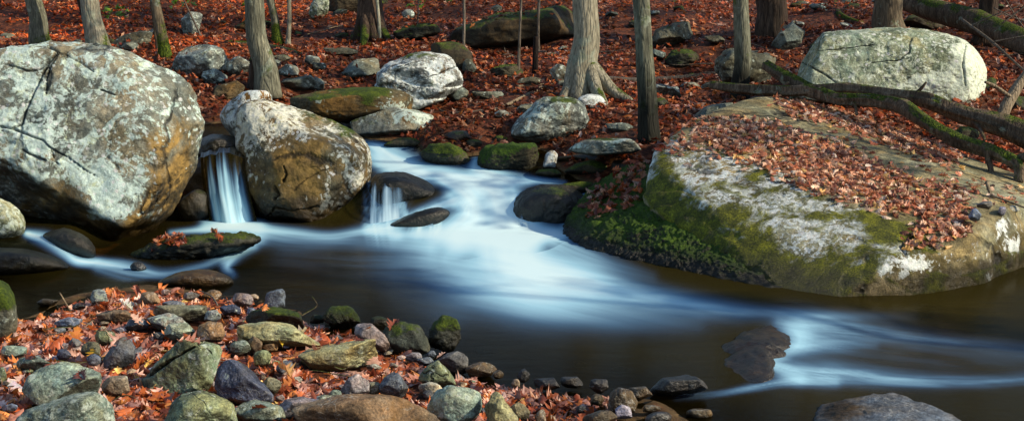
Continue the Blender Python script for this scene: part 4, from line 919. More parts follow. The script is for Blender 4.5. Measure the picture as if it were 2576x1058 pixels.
# ------------------------------------------------------------------ stones of the near bank
N = [
 ((249, 746, 46, 40), 'streak', 'black and white streaked stone at the water edge of the gravel point'),
 ((197, 772, 34, 16), 'darkwet', 'small black stone left of the black and white streaked stone'),
 ((376, 750, 52, 36), 'tan', 'tan wedge stone near the tip of the leafy gravel point'),
 ((431, 766, 54, 22), 'blue', 'blue violet flat stone right of the tan wedge stone'),
 ((177, 811, 74, 30), 'blue', 'dark blue flat stone in the leaves at the left shore'),
 ((290, 796, 98, 38), 'brown', 'long flat brown stone half covered by leaves on the gravel point'),
 ((455, 786, 150, 44), 'olive', 'long flat olive stone across the middle of the gravel point'),
 ((425, 810, 104, 50), 'streak', 'white veined green stone in front of the long olive stone'),
 ((345, 814, 70, 34), 'slate', 'slate stone touching the white veined green stone'),
 ((267, 848, 62, 40), 'green', 'dark green stone in the leaves behind the large slate brown stone'),
 ([(256, 925), (262, 890), (290, 855), (312, 846), (330, 862), (341, 885), (326, 905), (290, 922)], 'slate', 'large slate brown stone with a pointed top left of the split green stone'),
 ((187, 862, 34, 26), 'slate', 'small rounded slate pebble among leaves beside the angular brown stone'),
 ((152, 872, 38, 24), 'lilac', 'small lilac grey stone left of the rounded slate pebble'),
 ((160, 892, 40, 32), 'navy', 'small navy stone under the lilac grey stone'),
 ((228, 880, 48, 44), 'olive', 'angular brown stone with a flat olive top'),
 ((239, 905, 40, 36), 'blue', 'pale blue oval stone leaning on the angular brown stone'),
 ((37, 881, 76, 38), 'palegreen', 'flat pale green stone near the left edge below the moss topped boulder'),
 ((86, 916, 92, 46), 'mottle', 'grey speckled flat stone behind the big white green stone'),
 ((2, 945, 28, 44), 'green', 'grey green stone cut by the left edge'),
 ([(72, 992), (85, 960), (130, 936), (205, 917), (245, 917), (257, 935), (252, 965), (226, 992), (180, 1004), (100, 1035), (88, 1018)], 'palegreen', 'big white green mottled stone lying at the lower left'),
 ((290, 970, 80, 60), 'tan', 'two toned brown stone right of the big white green stone'),
 ([(50, 1085), (130, 1030), (215, 992), (255, 984), (280, 1004), (287, 1040), (287, 1100), (90, 1110)], 'mottle', 'large rough mottled stone cut by the bottom edge at the lower left'),
 ((28, 1024, 34, 22), 'blue', 'small blue stone in the leaves at the lower left corner'),
 ((530, 834, 78, 56), 'brown', 'round brown green stone behind the split green stone'),
 ((452, 833, 88, 48), 'palegreen', 'pale green grey stone above the split green stone'),
 ((536, 796, 44, 38), 'streak', 'small white stone with dark bands right of the long olive stone'),
 ((611, 753, 54, 38), 'pink', 'pinkish angular stone at the water edge left of the square slate block'),
 ([(664, 780), (672, 735), (692, 725), (719, 737), (717, 782), (690, 788)], 'slate', 'square slate block standing at the water edge'),
 ((580, 781, 62, 34), 'navy', 'dark blue stone behind the moss yellow stone'),
 ((632, 786, 26, 26), 'blue', 'small blue grey stone left of the moss yellow stone'),
 ((533, 743, 54, 32), 'brown', 'dull brown stone at the tip of the gravel point by a grey twig'),
 ((640, 747, 24, 18), 'tan', 'little tan pebble between the pinkish stone and the slate block'),
 ([(622, 818), (640, 785), (690, 775), (740, 784), (768, 808), (768, 832), (700, 836)], 'moss', 'moss yellow stone behind the big yellow stone'),
 ([(598, 838), (620, 816), (690, 807), (752, 817), (804, 850), (784, 870), (700, 878), (630, 862)], 'yellow', 'big smooth yellow stone in the middle of the near bank'),
 ((640, 867, 44, 44), 'brown', 'upright brown oval stone in front of the big yellow stone'),
 ((603, 873, 56, 42), 'mottle', 'grey green wedge stone left of the upright brown oval stone'),
 ((680, 871, 42, 22), 'brown', 'small flat brown stone under the front edge of the big yellow stone'),
 ((660, 902, 46, 48), 'green', 'small green and white stone in front of the upright brown oval stone'),
 ([(538, 965), (547, 920), (570, 904), (597, 902), (632, 935), (692, 966), (688, 1004), (650, 1024), (600, 1012), (545, 996)], 'navy', 'big dark navy stone with white flecks near the bottom centre left'),
 ((684, 970, 50, 48), 'olive', 'mossy brown stone leaning behind the big dark navy stone'),
 ([(408, 1090), (440, 1020), (480, 991), (520, 984), (562, 994), (592, 1020), (610, 1090), (500, 1110)], 'green', 'big round green stone cut by the bottom edge'),
 ((655, 1038, 140, 64), 'mottle', 'dark mottled green stone right of the big round green stone'),
 ([(686, 1034), (720, 1004), (760, 995), (832, 1011), (822, 1038), (740, 1056), (700, 1050)], 'lilac', 'flat lavender stone near the bottom edge'),
 ((828, 1008, 80, 36), 'mottle', 'grey speckled stone between the lavender stone and the great brown stone'),
 ((842, 991, 34, 28), 'palegreen', 'small green glassy stone on top of the grey speckled stone'),
 ((717, 925, 50, 34), 'blue', 'small blue slate stone among orange leaves'),
 ((682, 1003, 14, 22), 'lilac', 'tiny upright lilac pebble behind the lavender stone'),
 ((704, 1000, 26, 18), 'pink', 'tiny pink pebble behind the lavender stone'),
 ([(752, 912), (790, 885), (850, 871), (912, 854), (948, 869), (942, 892), (902, 918), (870, 934), (820, 934), (770, 926)], 'yellow', 'long tan stone with a yellow lichen end in the middle of the near bank'),
 ([(745, 1090), (800, 1050), (880, 1015), (950, 991), (1012, 989), (1062, 1014), (1098, 1045), (1120, 1095), (930, 1115)], 'brown', 'great brown stone cut by the bottom edge at the centre'),
 ([(893, 832), (905, 811), (936, 814), (956, 835), (988, 872), (982, 888), (930, 866), (905, 852)], 'pink', 'white and lilac jagged stone left of the mossy shore boulder'),
 ([(962, 852), (985, 818), (1020, 807), (1056, 821), (1077, 855), (1082, 890), (1022, 897), (975, 876)], 'mossy', 'rounded mossy shore boulder right of the white and lilac jagged stone'),
 ([(1076, 862), (1085, 815), (1115, 796), (1146, 804), (1159, 840), (1152, 876), (1112, 888)], 'moss', 'dark stone with a green moss cap standing in the shallows'),
 ([(808, 815), (826, 790), (868, 769), (892, 778), (908, 812), (870, 824)], 'moss', 'low green mossy mound at the shore behind the pink leaves'),
 ((797, 802, 44, 26), 'moss', 'small moss lump at the left foot of the green mossy mound'),
 ((955, 812, 52, 36), 'moss', 'small dark mossy stone behind the white and lilac jagged stone'),
 ((1037, 874, 52, 34), 'olive', 'smooth tan grey stone leaning on the rounded mossy shore boulder'),
 ((1041, 898, 46, 26), 'pink', 'speckled pink grey stone below the smooth tan grey stone'),
 ((1071, 909, 44, 24), 'slate', 'dark slate stone left of the long grey block'),
 ((1085, 889, 26, 20), 'slate', 'little grey pebble between the mossy boulder and the long grey block'),
 ([(1083, 912), (1120, 890), (1150, 881), (1174, 884), (1178, 908), (1166, 936), (1130, 942), (1095, 928)], 'slate', 'long grey block at the shore right of the orange leaves'),
 ([(1053, 958), (1065, 925), (1110, 904), (1126, 920), (1148, 964), (1100, 978), (1060, 968)], 'green', 'green and tan angular block in front of the long grey block'),
 ((941, 921, 40, 16), 'cream', 'small flat grey green stone in the orange leaves'),
 ([(855, 984), (880, 955), (905, 939), (930, 960), (927, 984), (890, 1004)], 'pink', 'blue and pink stone behind the great brown stone'),
 ((941, 977, 42, 38), 'olive', 'small olive oval stone between the blue and pink stone and the dark triangle'),
 ([(952, 994), (975, 950), (990, 935), (1006, 945), (1028, 988), (1022, 1004), (980, 1006)], 'slate', 'dark triangular stone with a pale face behind the great brown stone'),
 ((1082, 978, 66, 40), 'cream', 'pale cream stone under the angular block'),
 ((1077, 992, 28, 26), 'slate', 'small smooth grey pebble in front of the pale cream stone'),
 ([(1074, 1026), (1095, 995), (1130, 969), (1172, 967), (1207, 990), (1213, 1024), (1196, 1068), (1140, 1085), (1095, 1060)], 'palegreen', 'big round grey green stone near the bottom edge'),
 ([(1222, 1006), (1245, 991), (1272, 1020), (1304, 1062), (1300, 1100), (1240, 1085), (1218, 1040)], 'yellow', 'yellow olive stone with dark pits right of the big round grey green stone'),
 ((1248, 1062, 60, 40), 'palegreen', 'small green stone at the bottom edge in front of the yellow olive stone'),
 ((1210, 928, 80, 40), 'brownwet', 'brown stone half under water beside the long grey block'),
 ((1306, 1036, 58, 50), 'olive', 'brown stone below the wet oak leaves'),
 ((1360, 1050, 30, 44), 'tan', 'upright tan stone under the wet leaf heap'),
 ((1438, 962, 58, 32), 'darkwet', 'flat black wet stone at the edge left of the leaf capped stone'),
 ((1508, 970, 56, 44), 'darkwet', 'leaf capped wet stone with pink veins at the water edge'),
 ((1503, 1004, 36, 34), 'brownwet', 'small mossy wet stone below the leaf capped stone'),
 ([(1528, 1035), (1534, 985), (1560, 972), (1592, 980), (1606, 1005), (1600, 1030), (1560, 1045)], 'brownwet', 'wet brown block at the end of the near bank'),
 ((1606, 988, 74, 38), 'brownwet', 'brown stone with an orange rim behind the wet brown block'),
 ((1569, 1037, 52, 44), 'lilac', 'glossy pale lilac wet stone in front of the wet brown block'),
 ((1508, 1054, 90, 50), 'brownwet', 'dull green brown stone at the bottom edge of the leaf heap'),
 ((1655, 1052, 72, 40), 'darkwet', 'dark mossy stone at the bottom edge right of the pale lilac stone'),
 ((1640, 1027, 46, 22), 'brownwet', 'small veined brown stone at the shallow edge'),
 ((1375, 965, 76, 34), 'darkwet', 'dark blue stone in the shallow water by the leaf heap'),
 ((1318, 945, 34, 36), 'darkwet', 'purple black stone rising from the shallows'),
 ((1298, 964, 26, 24), 'tan', 'little tan stone at the shore below the purple black stone'),
 ((1462, 1028, 28, 24), 'darkwet', 'small wet stone buried in the leaf heap'),
 ((1253, 940, 28, 24), 'brownwet', 'small brown stone at the shore left of the purple black stone'),
 ([(1636, 992), (1665, 957), (1710, 947), (1762, 955), (1782, 972), (1722, 992), (1660, 998)], 'darkwet', 'glistening wet rock parting the shallows right of the near bank'),
 ((20, 965, 30, 20), 'tan', 'small tan stone at the left edge among the leaves'),
 ((560, 875, 26, 18), 'slate', 'small grey stone right of the split green stone'),
 ((330, 765, 30, 16), 'slate', 'small slate stone behind the long flat brown stone'),
 ((480, 745, 44, 22), 'slate', 'smooth grey stone at the tip of the gravel point'),
 ((418, 735, 30, 16), 'pink', 'small rose stone near the tip of the gravel point'),
 ((455, 765, 26, 14), 'cream', 'small cream stone right of the blue violet stone'),
 ((300, 830, 26, 16), 'lilac', 'small lilac stone behind the large slate brown stone'),
 ((400, 845, 30, 20), 'slate', 'small slate stone left of the pale green grey stone'),
 ((1010, 900, 26, 16), 'pink', 'small rose stone right of the long tan stone'),
 ((1150, 1085, 50, 30), 'slate', 'grey stone under the big round stone at the bottom edge'),
]
for sh, m, lab in N:
    box = not isinstance(sh[0], tuple)
    w = sh[2] if box else max(a for a, b in sh) - min(a for a, b in sh)
    mos = None
    if 'moss cap' in lab: mos = [(1125, 812, 40, 26, .2), (1115, 862, 60, 26, -.3)]
    if 'mossy mound' in lab or 'moss lump' in lab: mos = [(850, 795, 120, 40, .12)]
    if 'moss yellow' in lab: mos = [(700, 790, 60, 20, .1)]
    if 'rounded mossy shore' in lab: mos = [(1010, 825, 60, 26, .2)]
    lich = [(905, 880, 40, 30, .18)] if 'yellow lichen end' in lab else None
    rock('stone', lab, sh, m, 'stone', res=7 if w > 150 else 6 if w > 48 else 5, p=32 if box else 36, rough=.055, mos=mos, lich=lich, fn=(lambda x, y: surf_z(x, y) + .03))

# the split green stone: two lobes with a groove between them, one stone
rock('stone', 'split green stone with a deep groove across it in the middle of the gravel bank',
     [(356, 935), (378, 905), (440, 860), (490, 842), (522, 854), (546, 861), (554, 890), (547, 926), (502, 960), (442, 984), (400, 1000), (368, 978)], 'green', 'stone', res=7, p=40, rough=.04, cuts=16,
     crack_dark=[([(362, 945), (400, 925), (440, 900), (480, 878), (512, 858)], 7, .035), ([(520, 875), (535, 890)], 3, .01)], mos=[(430, 905, 60, 12, .2)], lich=[(530, 890, 30, 40, .06)])
def spill_ledge():
    # a low water worn dome, most of it awash
    c0 = at_level(1908, 886, 0)
    rim = np.array([at_level(u, v, 0) for u, v in ((1838, 892), (1850, 856), (1884, 828), (1938, 818), (1978, 834), (1988, 858), (1972, 880), (1944, 902), (1948, 926), (1944, 952), (1896, 968), (1852, 938))]) - c0
    ra = np.arctan2(rim[:, 1], rim[:, 0]); rr = np.hypot(rim[:, 0], rim[:, 1]); o = np.argsort(ra)
    nt_, nr = 120, 44
    th = np.linspace(-np.pi, np.pi, nt_, endpoint=False)
    L = np.interp(th, np.concatenate([ra[o] - 2 * np.pi, ra[o], ra[o] + 2 * np.pi]), np.tile(rr[o], 3))
    rad = np.linspace(0, 1.25, nr)
    X = c0[0] + L[None] * rad[:, None] * np.cos(th)[None]; Y = c0[1] + L[None] * rad[:, None] * np.sin(th)[None]
    P = np.stack([X, Y, 0 * X], -1)
    Z = .058 * (1 - rad[:, None] ** 1.8) + .007 * fbm(P, 5.0, 3) + .005 * fbm(P, 26.0, 2) - .5 * np.clip(rad[:, None] - 1, 0, 1)
    P[..., 2] = Z
    i = np.arange(nr - 1)[:, None] * nt_ + np.arange(nt_)[None]; j = np.arange(nr - 1)[:, None] * nt_ + (np.arange(nt_)[None] + 1) % nt_
    finish_rock('rock', 'dark brown rock ledge where the pool spills over at the right', 'rock', P.reshape(-1, 3), np.stack([i, j, j + nt_, i + nt_], -1).reshape(-1, 4)[:, ::-1], 'wetbrown', None, {'crack_dark': .74 + 0 * X.ravel()})
spill_ledge()
def flat_rock():
    S = [(2060, 1045, -.01), (2108, 992, .01), (2170, 984, .045), (2232, 987, .06), (2312, 1010, .055), (2402, 1042, .045), (2452, 1078, .02), (2300, 1130, .06), (2090, 1120, .03), (2240, 1050, .075)]
    pts = [at_level(*q) for q in S] + [at_level(u, v, z) - np.array((0, 0, .35)) for u, v, z in S]
    P, f, c, size = hull_rock(pts, 40, 7, .022, 1.8, ledge=.006, ledge_f=16, seed=6.1, cuts=6, cdepth=(.94, .99))
    finish_rock('rock', 'flat grey rock rising from the water at the bottom edge on the right', 'rock', P, f, 'slate', None, {'och': paint(P, [(2110, 1030, 90, 60, .3)]), 'crack_dark': .75 * paint(P, [(2090, 1030, 90, 60, 1.0)])})
flat_rock()
# stones lying under the shallow water
for i, (u, v, w, h, m, lab) in enumerate([
  (1700, 900, 60, 26, 'brownwet', 'drowned brown stone left of the spilling ledge'), (1560, 930, 50, 22, 'brownwet', 'drowned brown stone behind the leaf capped stone'), (1850, 1000, 80, 34, 'brownwet', 'drowned brown stone below the spilling ledge'),
  (1760, 1040, 70, 30, 'brownwet', 'drowned stone near the bottom edge right of the near bank'), (1950, 1030, 90, 36, 'brownwet', 'drowned orange brown stone left of the flat grey rock'), (1220, 880, 60, 24, 'brownwet', 'drowned stone right of the moss capped stone'),
  (120, 760, 60, 22, 'brownwet', 'drowned stone in the still water at the left'), (1460, 915, 44, 18, 'brownwet', 'drowned stone out from the leaf heap')]):
    rock('stone', lab, (u, v, w, h), m, 'stone', fn=lambda x, y: ground_z(x, y) + .01, p=10)
# small pebbles between the leaves
PT = [at_level(u, v, .03)[:2] for u, v in ((60, 830), (180, 770), (330, 725), (470, 735), (650, 765), (760, 805), (900, 850), (1080, 905), (1300, 965), (1500, 1000), (1600, 1058), (1000, 1058), (500, 1058), (-20, 1058), (-20, 850))]
def inside(x, y, poly):
    c = np.zeros(np.shape(x), bool); n = len(poly)
    for i in range(n):
        x1, y1 = poly[i]; x2, y2 = poly[i - 1]
        m = ((y1 > y) != (y2 > y))
        c ^= m & (x < (x2 - x1) * (y - y1) / (y2 - y1 + 1e-12) + x1)
    return c
pr = random.Random(5)
protos = []
pm = ['slate', 'tan', 'lilac', 'green', 'pink', 'cream']
k = 0
while k < 70:
    x, y = pr.uniform(-2.6, .7), pr.uniform(4.7, 7.4)
    if not inside(np.array(x), np.array(y), PT): continue
    s = pr.uniform(.014, .034)
    q = k % 6
    if k < 6:
        pts = [(pr.gauss(0, 1), pr.gauss(0, .8), pr.gauss(0, .55)) for _ in range(16)]
        pts = [np.array(p_) / np.linalg.norm(p_) * (1, .8, .6) for p_ in pts]
        P, f, c, sz = hull_rock(pts, 10, 4, .05, seed=k)
        o = mesh_np('pebble', P, f, RM[pm[q]]); protos.append(o)
    else:
        o = protos[q].copy(); COL.objects.link(o)
    tag(o, 'small rounded pebble among the fallen leaves on the near bank', 'pebble', 'small pebbles among the leaves of the near bank')
    o.location = (x, y, float(ground_z(x, y)) + s * .55 + .008); o.scale = (s, s, s); o.rotation_euler = (pr.uniform(-.4, .4), pr.uniform(-.4, .4), pr.uniform(0, 6.28))
    k += 1

# half buried stones on the slope that nothing tells apart
hp_ = random.Random(21)
protos = []
k = 0
while k < 84:
    y = hp_.uniform(12.3, 20); x = hp_.uniform(-.42, .42) * y
    g = float(ground_z(x, y)); u, v = project(np.array((x, y, g)))
    if any(abs(u - (sum(a for a, b in sh) / len(sh) if isinstance(sh[0], tuple) else sh[0])) < 46 and abs(v - (sum(b for a, b in sh) / len(sh) if isinstance(sh[0], tuple) else sh[1])) < 26 for sh, m, l in H): continue
    if k < 6:
        pts = [np.array((hp_.gauss(0, 1), hp_.gauss(0, .8), hp_.gauss(0, .5))) for _ in range(18)]
        pts = [q / np.linalg.norm(q) * (1, .75, .55) for q in pts]
        P, f, c, sz = hull_rock(pts, 40, 5, .07, seed=k + 60, cuts=10)
        o = mesh_np('stone', P, f, RM[('mossy', 'moss', 'grey', 'lichen', 'moss', 'outcrop')[k]]); protos.append(o)
    else:
        o = protos[k % 6].copy(); COL.objects.link(o)
    s_ = hp_.uniform(.05, .16)
    tag(o, 'small half buried stone among the leaves of the wooded slope', 'stone', 'half buried stones among the leaves of the slope')
    o.location = (x, y, g + .2 * s_ + .02); o.scale = (s_, s_, s_); o.rotation_euler = (hp_.uniform(-.3, .3), hp_.uniform(-.3, .3), hp_.uniform(0, 6.28))
    k += 1
# ------------------------------------------------------------------ trees
def bark(name, lo, mid, hi, moss=-.2, zs=.35, scale=9.0, lichen=.0):
    t = NT(name)
    v = t.mapping((1, 1, zs * .45))
    n1 = t.noise(scale, 9, .72, 1.2, v)
    n0 = t.noise(1.7, 4, .6)
    vo = t.voro(scale * 2.4, 'DISTANCE_TO_EDGE', vec=v)
    col = t.ramp(t.math('MULTIPLY_ADD', n0, .35, t.math('MULTIPLY', n1, .7)), [(.34, lo), (.52, mid), (.70, hi)])
    col = t.scale(col, t.smooth(t.noise(70, 4, .7, 0, v), .3, .7, .6, 1.4))
    col = t.scale(col, t.smooth(vo, .0, .12, .72, 1))
    lm = t.smooth(t.math('ADD', t.noise(5, 8, .7, .5), lichen), .55, .62)
    col = t.mix(t.math('MULTIPLY', lm, .7), col, t.ramp(t.noise(14, 4), [(.35, (.16, .20, .15)), (.65, (.36, .40, .32))]))
    m = t.math('ADD', t.math('ADD', t.noise(5, 6, .7), t.attr('mos')), t.math('MULTIPLY_ADD', t.nz, .3, moss))
    mm = t.smooth(m, .5, .66)
    col = t.mix(mm, col, t.ramp(t.noise(60, 4, .7), [(.38, (.008, .016, .001)), (.52, (.05, .08, .004)), (.66, (.14, .18, .01))]))
    col = t.scale(col, t.math('MULTIPLY_ADD', t.attr('crack_dark'), -.85, 1))
    h = t.math('ADD', t.math('MULTIPLY', n1, .8), t.math('MULTIPLY', t.smooth(vo, 0, .15), .3))
    return t.finish(col, .85, t.bump(h, .8, .02), .25)
BK = {
 'grey': bark('bark_grey_green', (.05, .05, .036), (.16, .16, .115), (.32, .31, .22), lichen=.01, moss=-.10),
 'slim': bark('bark_olive', (.04, .042, .03), (.14, .145, .105), (.29, .29, .21), lichen=.0, moss=-.06),
 'brown': bark('bark_brown', (.04, .03, .018), (.13, .10, .065), (.25, .20, .13), moss=-.10),
 'pale': bark('bark_pale', (.11, .10, .07), (.29, .27, .20), (.48, .44, .33), lichen=.02, moss=-.14),
 'dark': bark('bark_dark', (.014, .009, .006), (.05, .032, .022), (.12, .085, .06), moss=-.3, lichen=-.2),
 'log': bark('bark_fallen', (.03, .02, .012), (.11, .078, .052), (.26, .20, .14), moss=-.13, lichen=-.02, scale=12),
 'dead': bark('wood_weathered', (.09, .065, .04), (.24, .185, .12), (.42, .34, .24), moss=-.4, lichen=-.1, scale=14),
 'twig': bark('bark_twig', (.05, .04, .03), (.14, .115, .09), (.28, .24, .2), moss=-.4, lichen=-.2, scale=20),
 'char': bark('wood_charred', (.004, .003, .003), (.014, .008, .006), (.05, .02, .012), moss=-.5, lichen=-.4),
}
def leaf_material(name='fallen_leaf', spec=.55):
    t = NT(name)
    c = t.n('ShaderNodeAttribute'); c.attribute_name = 'Col'
    col = t.scale(c.outputs['Color'], t.smooth(t.noise(45, 4, .7), .3, .7, .72, 1.3))
    b = t.n('ShaderNodeBsdfPrincipled'); t.link(col, b.inputs['Base Color']); b.inputs['Roughness'].default_value = .42; b.inputs['Specular IOR Level'].default_value = spec
    tr = t.n('ShaderNodeBsdfTranslucent'); t.link(col, tr.inputs[0])
    m = t.n('ShaderNodeMixShader'); m.inputs[0].default_value = .18
    t.link(b.outputs[0], m.inputs[1]); t.link(tr.outputs[0], m.inputs[2]); t.out(m.outputs[0])
    return t.mat
LEAF = leaf_material()
LEAF_DRY = leaf_material('dry_leaf', .22)
PAL = np.array([(.31, .066, .020), (.23, .045, .016), (.38, .095, .024), (.12, .03, .014), (.40, .17, .085), (.46, .28, .20), (.25, .085, .045), (.38, .125, .035), (.08, .022, .014), (.32, .14, .10)])
PW = np.array([.2, .16, .13, .11, .09, .06, .1, .06, .05, .04])

# oak leaf outlines as strips: (position along the leaf, half width)
def leaf_template(seed, detail):
    r = random.Random(seed)
    if detail:
        st = [(0, .015), (.10, .03), (.18, .20), (.27, .12), (.40, .34), (.50, .13), (.62, .36), (.74, .13), (.86, .17), (1.0, .01)]
        sh = [0, 0, .05, 0, .10, 0, .10, 0, .05, 0]
    else:
        st = [(0, .03), (.22, .20), (.33, .12), (.52, .34), (.66, .15), (1.0, .02)]
        sh = [0, .05, 0, .1, 0, 0]
    bend = r.uniform(-.5, .9); curl = r.uniform(-.7, 1.3); twist = r.uniform(-.5, .5)
    V = []
    for (s, w), d in zip(st, sh):
        for side in (-1, 0, 1):
            x = side * w * r.uniform(.85, 1.15); yy = s + (d if side else 0)
            z = bend * (yy - .5) ** 2 + curl * abs(x) * 1.1 + twist * x * (yy - .5) * 2 + r.uniform(-.03, .03)
            V.append((x, yy - .5, z))
    V = np.array(V); V[:, 2] -= V[:, 2].mean()
    f = []
    for i in range(len(st) - 1):
        a = i * 3
        f += [(a, a + 1, a + 4, a + 3), (a + 1, a + 2, a + 5, a + 4)]
    return V, np.array(f)
TEMPL = {d: [leaf_template(s, d) for s in range(10)] for d in (True, False)}

def leaf_cloud(name, pos, nrm, size, tilt, detail, mat=LEAF, tone=1.0, parent=None, origin=None, pal=PAL, pw=PW, warm=None):
    """many leaves in one mesh; pos (n,3), nrm (n,3)"""
    n = len(pos); which = rng.integers(0, 10, n)
    Vs, Fs, Cs, off = [], [], [], 0
    base = pal[rng.choice(len(pal), n, p=pw / pw.sum())] * rng.uniform(.65, 1.3, (n, 1)) * tone
    if warm is not None: base = base * warm
    for k in range(10):
        idx = np.nonzero(which == k)[0]
        if not len(idx): continue
        TV, TF = TEMPL[detail][k]; m = len(idx)
        N = nrm[idx] + rng.normal(0, 1, (m, 3)) * tilt[idx, None] if hasattr(tilt, '__len__') else nrm[idx] + rng.normal(0, 1, (m, 3)) * tilt
        N /= np.linalg.norm(N, axis=1)[:, None]
        A = rng.normal(0, 1, (m, 3)); A -= (A * N).sum(1)[:, None] * N; A /= np.linalg.norm(A, axis=1)[:, None]
        B = np.cross(N, A)
        s = size[idx][:, None, None]
        flip = rng.choice((-1.0, 1.0), m)[:, None, None]
        V = pos[idx][:, None, :] + s * (TV[None, :, 0:1] * A[:, None, :] + TV[None, :, 1:2] * B[:, None, :] + TV[None, :, 2:3] * N[:, None, :] * flip)
        Vs.append(V.reshape(-1, 3))
        Fs.append((TF[None] + (np.arange(m) * len(TV))[:, None, None]).reshape(-1, 4) + off)
        c = np.repeat(base[idx][:, None, :], len(TV), 1) * rng.uniform(.85, 1.15, (m, len(TV), 1))
        Cs.append(np.concatenate([c, np.ones((m, len(TV), 1))], 2).reshape(-1, 4))
        off += m * len(TV)
    return mesh_np(name, np.concatenate(Vs), np.concatenate(Fs), mat, parent, True, None, np.clip(np.concatenate(Cs), 0, 1), origin)

def tree(name, label, base_uv, top_uv, wb, wt, mat, cat='tree', y=None, height=7.5, flare=.5, roots=0, ridge=.07, lump=.05, seed=0, group=None, crown=True, mos=0.0, bend=0.0, leaves=140, rootspec=None, crk=False, foot=0.0):
    b = hit(*base_uv) if y is None else at(base_uv[0], base_uv[1], y)
    b[2] -= .03
    t = at(top_uv[0], top_uv[1], b[1] + bend)
    k = b[1] / F
    r0, r1 = wb * k / 2, wt * k / 2
    d = t - b
    r = random.Random(seed + 100)
    H = max(height, d[2] * 1.15)
    e = d / np.linalg.norm(d)
    path = [(*b, r0)]
    for s in (.12, .3, .6, 1.0):
        w = r.uniform(-.35, .35) * r0 * (s < 1)
        path.append((b[0] + d[0] * s + w, b[1] + d[1] * s, b[2] + d[2] * s, r0 + (r1 - r0) * min(1, s * 1.6)))
    up = (H - d[2])
    dirx, diry = e[0] / max(e[2], .3), e[1] / max(e[2], .3)
    for s in (.25, .5, .75, 1):
        path.append((t[0] + dirx * up * s * (1 - .3 * s), t[1] + diry * up * s * .4, t[2] + up * s, max(r1 * (1 - .75 * s), .006)))
    root = empty(name, b); tag(root, label, cat, group)
    a0 = r.random() * 6.28
    def fl(th, L):
        g = np.exp(-L / (r0 * 2.2))
        return 1 + flare * g * (1 + .55 * np.cos(roots * th + a0) * (roots > 0))
    V, fs = tube(path, 110, 26 if wb > 30 else 14, ridge, 11.0, lump, fl, seed)
    parts = [(V, fs)]
    for (du, dv, wr, dy) in rootspec or []:
        p0 = b + np.array((np.sign(du) * r0 * .4, 0, r0 * 2.6))
        e1 = at(base_uv[0] + du, base_uv[1] + dv, b[1] + dy); e1[2] = float(ground_z(e1[0], e1[1])) + wr * .3
        m1 = p0 * .45 + e1 * .55; m1[2] = e1[2] + (p0[2] - e1[2]) * .28
        parts.append(tube([(*p0, r0 * .55), (*m1, r0 * .42), (*e1, wr), (*(e1 + (e1 - m1) * .3 + (0, 0, -.08)), wr * .5)], 30, 12, ridge, 9, .1, None, seed + du))
    V, fs = merge(parts)
    zz = V[:, 2] - b[2]
    attrs = {'mos': mos * np.exp(-zz / .35)}
    if foot: attrs['crack_dark'] = 1.05 * (1 - sstep(zz + .06 * fbm(V, 6.0, 3), foot * .6, foot * 1.25))
    if crk:
        U, W = project(V); attrs['crack_dark'] = np.exp(-((U - crk[0] - (W - 50) * crk[2]) / crk[1]) ** 2) * sstep(W, -60, 30)
    mesh_np('trunk', V, fs, BK[mat], root, attrs=attrs, origin=b)
    if crown:
        parts, tips = [], []
        for q in range(r.randint(5, 8) if wb > 24 else 4):
            s = r.uniform(.45, 1.0)
            zz_ = b[2] + max(2.4, H * s)
            zz_ = min(zz_, b[2] + H)
            f_ = (zz_ - t[2]) / up
            c = np.array((t[0] + dirx * up * f_ * (1 - .3 * f_), t[1] + diry * up * f_ * .4, zz_))
            a = r.random() * 6.28; L = r.uniform(.8, 2.2) * (1.15 - .5 * s)
            rb = max(r1 * .35 * (1.1 - .6 * f_), .008)
            dd = np.array((math.cos(a), math.sin(a), r.uniform(.3, .9)))
            mid = c + dd * L * .5 + np.array((0, 0, r.uniform(-.1, .15)))
            end = c + dd * L + np.array((r.uniform(-.2, .2), r.uniform(-.2, .2), .2))
            parts.append(tube([(*c, rb), (*mid, rb * .65), (*end, rb * .2)], 10, 6))
            for w in range(4):
                s2 = r.uniform(.35, .95); c2 = c + (end - c) * s2
                d2 = np.array((r.uniform(-1, 1), r.uniform(-1, 1), r.uniform(0, .8))) * L * .4
                parts.append(tube([(*c2, rb * .3), (*(c2 + d2 * .5), rb * .2), (*(c2 + d2), rb * .08)], 6, 4, cap=False))
                for _ in range(max(1, leaves // 24)):
                    tips.append(c2 + d2 * r.uniform(.3, 1.1) + np.array([r.gauss(0, .12) for _ in range(3)]))
        V, fs = merge(parts)
        cr = mesh_np('crown', V, fs, BK[mat], root, origin=b)
        if leaves:
            P = np.array(tips)
            lf = leaf_cloud('foliage', P, np.tile((0., 0, 1.), (len(P), 1)), rng.uniform(.07, .12, len(P)), .9, False, origin=b)
            lf.parent = cr; lf.location = (0, 0, 0)
    return root

